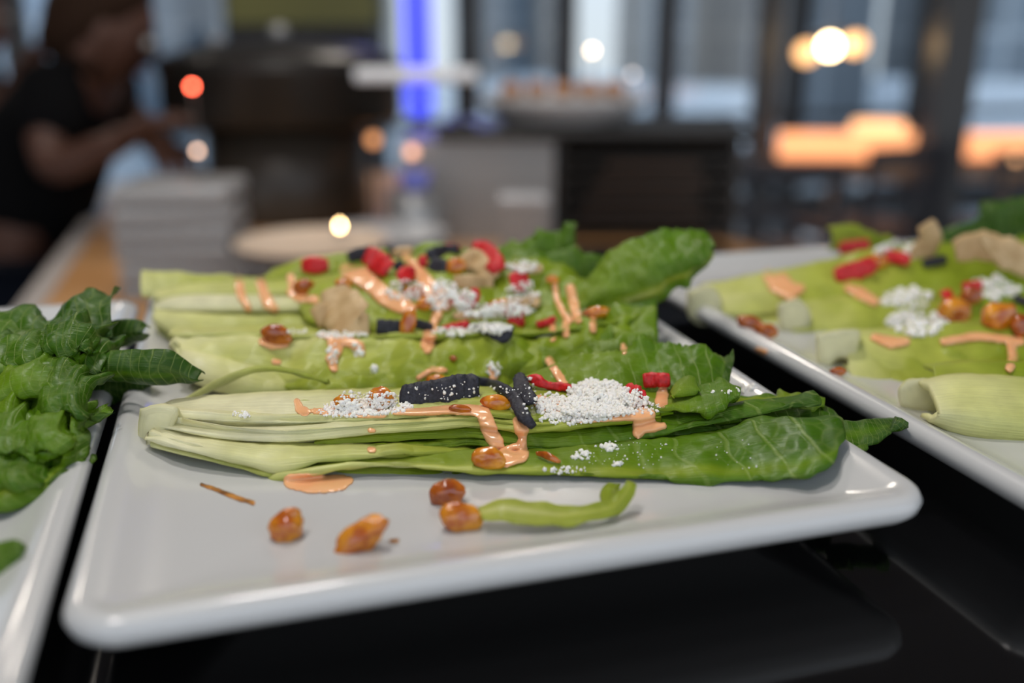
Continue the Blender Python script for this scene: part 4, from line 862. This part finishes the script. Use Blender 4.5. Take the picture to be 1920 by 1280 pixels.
# big black soup kettle on its stand
k = W(540, 300, 2.05); zb = CT; z1 = W(540, 232, 2.05).z; z2 = W(540, 70, 2.05).z
kt = empty('soup_kettle', (k.x, k.y, CT), 'big round black soup kettle on a dark pedestal, blurred at upper left', 'kettle')
v, f = lathe((k.x, k.y, CT), [(.165, 0), (.17, .01), (.165, z1-CT), (.12, z1-CT)]); mk('pedestal', v, f, M['bronze'], kt)
hh = z2-z1
v, f = lathe((k.x, k.y, z1), [(.15, 0), (.235, .008), (.245, .02), (.245, hh*.62), (.250, hh*.66), (.250, hh*.70), (.20, hh*.72)]); mk('kettle_body', v, f, M['black_metal'], kt)
v, f = lathe((k.x, k.y, z1+hh*.71), [(.245, 0), (.24, hh*.06), (.17, hh*.20), (.06, hh*.27), (.01, hh*.28)]); ld = mk('lid', v, f, M['black_metal'], kt)
v, f = lathe((k.x, k.y, z1+hh*.98), [(.010, 0), (.018, .008), (.018, .022), (.006, .03)], 20); mk('knob', v, f, M['steel'], ld)
# serving stand: black shelf over a steel box and a black rack
sd_ = 1.75
st = empty('serving_stand', W(1060, 400, sd_)*1, 'black topped serving stand over a grey steel side, centre background', 'serving stand')
st.location.z = CT
zt = W(1060, 243, sd_).z
def zbox(x0, x1, z0, z1_, d, dep, bev=0):
    a, b = W(x0, 240, d), W(x1, 240, d); c = (a+b)/2+FH*dep/2; c.z = (z0+z1_)/2
    return box(c, ((b-a).length, dep, z1_-z0), -YAW, bev)
v, f = zbox(815, 1420, zt-.022, zt, sd_, .36, .004); mk('shelf_top', v, f, M['black_metal'], st)
v, f = zbox(748, 1040, CT, zt-.022, sd_+.02, .30); mk('steel_side', v, f, M['steel'], st, smooth=False)
for i in range(5):
    z = lerp(CT+.02, zt-.06, i/4); v, f = zbox(1052, 1385, z, z+.012, sd_+.03, .28); mk('rack_shelf', v, f, M['black_metal'], st, smooth=False)
v, f = zbox(1048, 1060, CT, zt-.022, sd_+.03, .28); mk('rack_side', v, f, M['black_metal'], st, smooth=False)
v, f = zbox(1378, 1392, CT, zt-.022, sd_+.03, .28); mk('rack_side', v, f, M['black_metal'], st, smooth=False)
v, f = zbox(1052, 1385, CT, zt-.022, sd_+.29, .012); mk('rack_back', v, f, M['black_metal'], st, smooth=False)
M['walnut'] = simple('walnut_board', (.10, .045, .02), .45)
for i in range(4):
    z = lerp(CT+.02, zt-.06, i/4)+.012; v, f = zbox(1085+18*i, 1330-14*(i % 2), z+.001, z+.018, sd_+.06, .2, .003)
    tag(mk('serving_board', v, f, M['walnut']), '%s dark walnut board stored in the black rack' % ['lowest', 'second lowest', 'second highest', 'highest'][i], 'board', 'walnut boards in the rack')
v, f = zbox(1040, 1500, CT+.0005, CT+.006, 1.30, .42, .002); tag(mk('darkening_mat', v, f, M['dark']), 'black mat added to darken the counter in front of the rack', 'mat')  # added only to darken the brown worktop here
# trays above
tr_ = W(775, 148, sd_-.03)
v, f = zbox(668, 895, tr_.z-.006, tr_.z+.018, sd_-.03, .10, .004); tag(mk('tray', v, f, simple('tray_white', (.85, .87, .9), .3)), 'thin bright white tray across the blue light, upper centre', 'tray')
tl = empty('tray_riser', (W(862, 160, sd_+.03).x, W(862, 160, sd_+.03).y, zt), 'dark post carrying the thin white tray', 'stand')
a = W(862, 160, sd_+.03)
v, f = lathe((a.x, a.y, zt), [(.03, 0), (.03, .006), (.008, .01), (.008, tr_.z-.0065-zt-.004), (.03, tr_.z-.0065-zt)], 20); mk('post', v, f, M['black_metal'], tl)
c = W(1055, 200, sd_+.16); h1 = W(1055, 180, sd_+.16).z-zt
v, f = lathe((c.x, c.y, zt), [(.10, 0), (.12, .004), (.165, h1*.85), (.168, h1), (.160, h1), (.11, h1*.3)], 48)
tag(mk('serving_dish', v, f, M['china']), 'wide grey white serving dish on the black stand', 'dish')
M['bread'] = simple('toasted_bread', (.55, .27, .12), .6, col2=(.38, .17, .07), scale=25)
for i in range(5):
    q = c+RT*(-.10+.050*i)+FH*(.02*math.sin(i*2)); V, F = ICO[2]
    o = [Vector((q.x, q.y, zt+h1+.012))+RT*(p.x*.0235)+FH*(p.y*.07)+Vector((0, 0, p.z*.016*(1+.2*noise.noise(p*2+Vector((i, 0, 0)))))) for p in V]
    tag(mk('bread_roll', o, F, M['bread']), ['leftmost', 'second from left', 'middle', 'second from right', 'rightmost'][i]+' golden roll in the wide white dish', 'bread', 'rolls in the serving dish')
# small points of light on the stand
def orb(px, py, d, r, col, s, name, label, zt_=None):
    m = simple(name+'_glow', col, .5, emit=col, es=s); p = W(px, py, d); V, F = ICO[2]
    e = empty(name, p, label, 'lamp')
    mk('bulb', [p+v*r for v in V], F, m, e)
    zt2 = p.z-.05 if zt_ is None else zt_
    v, f = lathe((p.x, p.y, zt2), [(.016, 0), (.016, .004), (.003, .006), (.003, p.z-r*.9-zt2)], 16); mk('stem', v, f, M['black_metal'], e)
orb(360, 162, 1.66, .0045, (1, .12, .06), 30, 'signal_lamp', 'small red signal lamp glowing left of the black kettle', CT)
orb(370, 283, 1.45, .004, (1, .62, .42), 8, 'table_lamp_or_glint', 'dim warm glowing point added for a specular glint above the square bowls', CT+H0+.005)  # glowing bulb added where a specular glint sits
orb(1110, 95, 2.3, .006, (1, .72, .45), 12, 'table_lamp_or_glint', 'warm lamp point above the rolls', zt)
orb(700, 262, 1.95, .012, (1, .42, .16), 1.4, 'table_lamp_or_glint', 'dull orange lamp left of the steel side', CT)
orb(772, 285, 1.72, .010, (1, .50, .34), 2.0, 'table_lamp_or_glint', 'pink orange lamp in front of the steel side', CT)
orb(1186, 140, 2.2, .006, (.9, .8, .75), 3, 'table_lamp_or_glint', 'pale lamp point at the right end of the wide dish', zt)
p = W(412, 190, 2.4); q = W(412, 70, 2.4).z
wb_ = empty('highlight_bottle', (p.x, p.y, CT), 'tall white shape added for a bright highlight behind the red lamp', 'highlight_bottle')  # white solid added in place of a vertical highlight
v, f = lathe((p.x, p.y, CT), [(.035, 0), (.04, .006), (.04, (q-CT)*.68), (.034, (q-CT)*.78), (.016, (q-CT)*.88), (.015, (q-CT)*.955)], 24); mk('body', v, f, simple('highlight_white', (.8, .8, .8), .25, coat=.5), wb_)
v, f = lathe((p.x, p.y, CT+(q-CT)*.957), [(.018, 0), (.018, (q-CT)*.043)], 24); mk('cap', v, f, M['steel'], wb_)
# blue light tube
bl = W(783, 100, 3.6); zb_ = W(783, 213, 3.6).z
bt = empty('light_tube', (bl.x, bl.y, FLOOR), 'vertical tube of saturated blue light in the upper centre', 'lamp')
M['blue'] = simple('blue_glow', (.05, .06, 1), .5, emit=(.06, .075, 1), es=1.5)
v, f = lathe((bl.x, bl.y, zb_), [(.040, 0), (.050, .01), (.050, 1.2), (.04, 1.21)], 24); mk('tube', v, f, M['blue'], bt)
v, f = lathe((bl.x, bl.y, FLOOR), [(.16, 0), (.16, .02), (.03, .03), (.03, zb_-FLOOR-.002)], 24); mk('base', v, f, M['black_metal'], bt)
# small blue cup on a canister, added to stand in for a blue reflection
c = W(778, 322, 1.66); c0 = W(778, 356, 1.66).z
cn = empty('canister', (c.x, c.y, CT), 'squat steel canister added to carry the blue reflection stand-in', 'canister')
v, f = lathe((c.x, c.y, CT), [(.045, 0), (.05, .003), (.05, c0-CT-.012), (.046, c0-CT-.010)], 32); mk('body', v, f, M['steel'], cn)
v, f = lathe((c.x, c.y, c0-.0095), [(.050, 0), (.050, .004), (.045, .0085)], 32); mk('lid', v, f, M['steel'], cn)
v, f = lathe((c.x, c.y, c0), [(.018, 0), (.022, .002), (.030, c.z-c0), (.028, c.z-c0), (.020, .01)], 24)
tag(mk('blue_reflection_cup', v, f, simple('blue_reflection_tint', (.18, .20, .62), .12, coat=.6)), 'small blue cup standing in for a blue reflection before the steel side', 'cup')
v, f = zbox(935, 1030, W(990, 385, 1.5).z, W(990, 368, 1.5).z, 1.5, .05, .003)
bx = empty('caddy', (W(990, 380, 1.5).x, W(990, 380, 1.5).y, CT), 'small steel caddy with a bright lid before the steel side', 'caddy')
mk('lid', v, f, M['china'], bx); v, f = zbox(938, 1027, CT, W(990, 385, 1.5).z, 1.502, .046); mk('body', v, f, M['steel'], bx, smooth=False)
# olive cabinet far left
v, f = pbox(420, 700, -120, 45, 4.6, .4); cb = empty('cabinet', W(560, 45, 4.6)+FH*.2, 'olive green wall cabinet at the top left edge', 'cabinet')
cb.location.z = FLOOR; mk('upper', v, f, simple('olive_paint', (.20, .20, .06), .6), cb, smooth=False)
a = W(420, 60, 4.6); b = W(700, 60, 4.6); cc = (a+b)/2+FH*.2; zc = W(560, 45, 4.6).z
v, f = box((cc.x, cc.y, (zc+FLOOR)/2), ((b-a).length, .38, zc-FLOOR-.002), -YAW); mk('lower', v, f, M['dark'], cb, smooth=False)
# warm table under light at the right
def zpx(px, py, d): return W(px, py, d).z
bd = 4.7; tb = empty('bar_table', W(1750, 345, bd), 'long wooden bar table with a glowing orange light strip, right background', 'table'); tb.location.z = FLOOR
M['barwood'] = simple('bar_wood', (.34, .20, .12), .4)
v, f = zbox(1440, 2300, zpx(1700, 340, bd), zpx(1700, 302, bd), bd, .6, .004); mk('tabletop', v, f, M['barwood'], tb)
M['warm'] = simple('warm_strip_glow', (1, .45, .2), .5, emit=(1, .40, .17), es=1.45)
M['warm2'] = simple('warm_shade_glow', (1, .6, .3), .5, emit=(1, .52, .24), es=1.9)
v, f = zbox(1465, 2300, zpx(1700, 299, bd), zpx(1700, 250, bd), bd+.05, .03, .003); mk('light_strip', v, f, M['warm'], tb)
for x in (1575, 1900, 2250):
    v, f = zbox(x-9, x+9, FLOOR, zpx(1700, 341, bd), bd+.1, .05); mk('leg', v, f, M['barwood'], tb, smooth=False)
sl = empty('table_lamp_or_glint', W(1640, 300, bd-.02), 'wide glowing shade lamp on the bar table, left of the dark pillar', 'lamp')
p = W(1640, 299, bd+.25); v, f = lathe((p.x, p.y, zpx(1640, 299, bd)), [(.05, 0), (.05, .01), (.012, .014), (.012, .06)], 20); mk('base', v, f, M['black_metal'], sl)
v, f = lathe((p.x, p.y, zpx(1640, 283, bd)), [(.14, 0), (.15, .004), (.13, .10), (.125, .12), (.05, .122)], 32); mk('lamp_shade', v, f, M['warm2'], sl)
orb(1905, 297, 3.4, .012, (1, .50, .22), 2.2, 'table_lamp_or_glint', 'round orange lamp at the right frame edge', FLOOR)
orb(1350, 290, 3.0, .022, (1, .34, .14), 1.2, 'table_lamp_or_glint', 'dim orange glow added for a lamp reflection beyond the right end of the rack', FLOOR)  # glowing bulb added in place of a lamp's reflection
# hanging lamp
pd = empty('pendant_lamp', W(1556, 60, 4.4), 'bright warm hanging lamp with three bulbs in the upper right', 'lamp')
M['bulb'] = simple('bulb_glow', (1, .8, .5), .5, emit=(1, .72, .38), es=22); M['bulb2'] = simple('small_bulb_glow', (1, .7, .4), .5, emit=(1, .52, .20), es=2.6)
pts = [W(1512, 99, 4.4), W(1556, 87, 4.4), W(1604, 83, 4.4)]
for p, r, m in zip(pts, (.046, .040, .046), (M['bulb2'], M['bulb'], M['bulb2'])): mk('bulb', [p+v*r for v in ICO[2][0]], ICO[2][1], m, pd)
v, f = tube([p+Vector((0, 0, .055)) for p in pts], .008); mk('rod', v, f, M['black_metal'], pd)
v, f = tube([pts[1]+Vector((0, 0, .055)), Vector((pts[1].x, pts[1].y, 1.70))], .005); mk('cord', v, f, M['black_metal'], pd)
# chairs by the window
M['chairm'] = simple('slate_chair', (.035, .035, .045), .5)
def chair(px, d, rz_, label):
    q = W(px, 400, d); e = empty('chair', (q.x, q.y, FLOOR), label, 'chair', 'dark chairs by the window'); e.rotation_euler = (0, 0, rz_)
    def pt(n, c, s, b=.006):
        v, f = box(c, s, 0, b); me = bpy.data.meshes.new(n); me.from_pydata(v, [], f); o = bpy.data.objects.new(n, me); COL.objects.link(o); o.parent = e; me.materials.append(M['chairm'])
    pt('seat', (0, 0, .45), (.44, .44, .04)); pt('back_rail', (0, .20, .78), (.42, .03, .07), .01); pt('back_rail', (0, .20, .64), (.35, .02, .04), .006)
    for x in (-.19, .19):
        pt('leg', (x, -.19, .215), (.035, .035, .43)); pt('leg', (x, .20, .40), (.035, .03, .80))
chair(1462, 3.5, 2.6, 'dark chair left of the bar table under the window')
chair(1620, 4.0, 3.3, 'dark chair in front of the bar table, left of the pillar')
chair(1880, 3.9, 3.0, 'dark chair right of the dark pillar')

# ------------------------------------------------------------------ people
M['skin'] = simple('skin', (.075, .030, .018), .6, sss=.1); M['shirt'] = simple('black_cloth', (.003, .003, .0035), .95, spec=.1); M['jeans'] = simple('navy_cloth', (.006, .008, .014), .95, spec=.1)
M['hair'] = simple('brown_hair', (.022, .010, .005), .8, spec=.15, bump=1, bscale=90); M['shoe'] = simple('black_shoe', (.01, .01, .01), .5); M['eye'] = simple('eye', (.5, .5, .48), .2); M['lip'] = simple('lip', (.20, .06, .05), .4)
M['iris'] = simple('iris', (.03, .015, .01), .2)
def skin(name, nodes, edges, mat, parent, root, sub=2):
    ks = list(nodes); me = bpy.data.meshes.new(name); L = Vector(parent.location)
    me.from_pydata([Vector(nodes[k][0])-L for k in ks], [(ks.index(a), ks.index(b)) for a, b in edges], []); o = bpy.data.objects.new(name, me); COL.objects.link(o)
    o.parent = parent; me.materials.append(mat)
    s = o.modifiers.new('skin', 'SKIN'); s.use_smooth_shade = True
    for i, k in enumerate(ks): r = nodes[k][1]; me.skin_vertices[0].data[i].radius = (r, r) if not isinstance(r, tuple) else r; me.skin_vertices[0].data[i].use_root = (k == root)
    m = o.modifiers.new('sub', 'SUBSURF'); m.levels = sub; m.render_levels = sub
    return o
def person(hip, chest, neck, head, face, sh, el, wr2, kn, an, hair_len, label, shirt):
    """hip..head are points, face the way it looks; sh, el, wr2, kn, an are (left, right) pairs"""
    e = empty('person', ((an[0].x+an[1].x)/2, (an[0].y+an[1].y)/2, FLOOR), label, 'person')
    n = {'hip': (hip, .10), 'waist': ((hip+chest)/2, .105), 'chest': (chest, .13), 'neck': (neck, .052), 'skull': (head-Vector((0, 0, .03)), .06)}
    ed = [('hip', 'waist'), ('waist', 'chest'), ('chest', 'neck'), ('neck', 'skull')]
    for i, s in enumerate('lr'):
        n.update({s+'sh': (sh[i], .055), s+'el': (el[i], .040), s+'wr': (wr2[i], .026)})
        dr = (wr2[i]-el[i]).normalized(); pm = wr2[i]+dr*.055; n[s+'pm'] = (pm, (.034, .018)); ed += [('chest', s+'sh'), (s+'sh', s+'el'), (s+'el', s+'wr'), (s+'wr', s+'pm')]
        side = dr.cross(Vector((0, 0, 1))).normalized()
        for k in range(4):
            o_ = side*(-.028+.0187*k); ln = (.062, .074, .07, .054)[k]
            a = pm+dr*.03+o_; b = a+dr*ln*.5-Vector((0, 0, .006)); c = b+dr*ln*.42-Vector((0, 0, .022))
            n[s+'f%da' % k] = (a, .0105); n[s+'f%db' % k] = (b, .009); n[s+'f%dc' % k] = (c, .0075); ed += [(s+'pm', s+'f%da' % k), (s+'f%da' % k, s+'f%db' % k), (s+'f%db' % k, s+'f%dc' % k)]
        sg = 1 if i == 0 else -1
        a = wr2[i]+dr*.03+side*.034*sg; b = a+dr*.03+side*.018*sg; n[s+'ta'] = (a, .012); n[s+'tb'] = (b, .0095); ed += [(s+'wr', s+'ta'), (s+'ta', s+'tb')]
        n.update({s+'kn': (kn[i], .048), s+'an': (an[i], .038)}); hp = hip+(sh[i]-chest)*.45; hp.z = hip.z-.06; n[s+'hp'] = (hp, .065); ed += [('hip', s+'hp'), (s+'hp', s+'kn'), (s+'kn', s+'an')]
    skin('body', n, ed, M['skin'], e, 'hip')
    m = {'hip': (hip+Vector((0, 0, -.03)), .142), 'waist': ((hip+chest)/2, .136), 'chest': (chest, .158), 'col': (lerp(chest, neck, .62), .075)}; e2 = [('hip', 'waist'), ('waist', 'chest'), ('chest', 'col')]
    for i, s in enumerate('lr'): m[s+'sh'] = (sh[i], .074); m[s+'m'] = (lerp(sh[i], el[i], .8), .062); e2 += [('chest', s+'sh'), (s+'sh', s+'m')]
    skin('shirt', m, e2, shirt, e, 'hip')
    t = {'hip': (hip+Vector((0, 0, -.03)), .155)}; e3 = []
    for i, s in enumerate('lr'):
        hp = hip+(sh[i]-chest)*.45; hp.z = hip.z-.1; t[s+'h'] = (hp, .125); t[s+'k'] = (kn[i], .09); t[s+'a'] = (an[i]+Vector((0, 0, .04)), .06); e3 += [('hip', s+'h'), (s+'h', s+'k'), (s+'k', s+'a')]
    skin('trousers', t, e3, M['jeans'], e, 'hip')
    fc = face.normalized(); sd2 = fc.cross(Vector((0, 0, 1))).normalized(); up = sd2.cross(fc)
    V, F = ICO[3]; out = []
    for v in V:
        x, y, z = v.x, v.y, v.z     # x side, y forward, z up
        q = Vector((x*.075, y*.095, z*.118))
        if y > 0: q.x *= 1-.16*sm(0, -1, z); q.y -= .012*sm(.2, -1, z)
        q.y += .024*math.exp(-((x/.16)**2+((z+.12)/.16)**2))*(y > 0)+.008*math.exp(-((x/.3)**2+((z+.48)/.1)**2))*(y > 0)-.010*math.exp(-(((abs(x)-.38)/.2)**2+((z-.02)/.13)**2))*(y > 0)+.008*math.exp(-((x/.3)**2+((z+.9)/.2)**2))*(y > 0)
        out.append(head+sd2*q.x+fc*q.y+up*q.z)
    hd = mk('head', out, F, M['skin'], e)
    for s in (-1, 1):
        p = head+sd2*.030*s+fc*.080+up*.004; mk('eye', [p+v*.011 for v in ICO[2][0]], ICO[2][1], M['eye'], hd)
        p = head+sd2*.073*s-fc*.004-up*.008; mk('ear', [p+sd2*v.x*.009*1+fc*v.y*.018+up*v.z*.03 for v in ICO[2][0]], ICO[2][1], M['skin'], hd)
    p = head+fc*.090-up*.055; mk('mouth', [p+sd2*v.x*.024+fc*v.y*.008+up*v.z*.007 for v in ICO[2][0]], ICO[2][1], M['lip'], hd)
    out = []
    for v in ICO[3][0]:
        k = sm(-.15, .35, v.z+(-v.y)*.75); r = lerp(.90, 1.13, k)+.05*noise.noise(v*4); z = v.z
        ln = hair_len*sm(.1, -.8, z)*(1 if v.y < .1 else 0)
        out.append(head+sd2*v.x*.078*r+fc*(v.y*.098*r-.004)+up*(v.z*.120*r-ln))
    mk('hair', out, ICO[3][1], M['hair'], hd)
    for i in range(2):
        p = Vector((an[i].x, an[i].y, FLOOR+.045)); f2 = Vector((fc.x, fc.y, 0)).normalized(); s2 = f2.cross(Vector((0, 0, 1)))
        mk('shoe', [p+s2*v.x*.048+f2*(v.y*.135+.05)+Vector((0, 0, max(-.045, v.z*.055))) for v in ICO[2][0]], ICO[2][1], M['shoe'], e)
pd0 = 2.0
hip = W(25, 430, pd0); gx = lambda p, z: Vector((p.x, p.y, z))
kL, kR = gx(hip+RT*.06-FH*.07, -.60), gx(hip-RT*.02+FH*.10, -.60)
person(hip, W(125, 215, pd0), W(180, 140, pd0), W(195, 55, pd0-.02), RT*.8+FH*.35-Vector((0, 0, .35)),
       (W(88, 175, pd0-.14), W(205, 165, pd0+.16)), (W(95, 325, pd0-.22), W(250, 225, pd0+.18)), (W(225, 262, pd0-.24), W(300, 275, pd0-.02)),
       (kL, kR), (gx(kL-RT*.03, FLOOR+.09), gx(kR-RT*.03, FLOOR+.09)), .02, 'person with brown hair in a black shirt leaning over the counter and reaching right', M['shirt'])
pd1 = 2.75; hip = W(-75, 380, pd1)
kL, kR = gx(hip+RT*.04-FH*.09, -.58), gx(hip-RT*.02+FH*.09, -.58)
person(hip, W(-70, 190, pd1), W(-60, 105, pd1), W(-52, 35, pd1), RT*.9-FH*.3,
       (W(-60, 135, pd1-.18), W(-60, 130, pd1+.18)), (W(-5, 215, pd1-.22), W(10, 205, pd1+.2)), (W(45, 140, pd1-.25), W(48, 225, pd1+.1)),
       (kL, kR), (gx(kL, FLOOR+.09), gx(kR, FLOOR+.09)), .10, 'person in black cut off by the left frame edge, hands raised', M['shirt'])
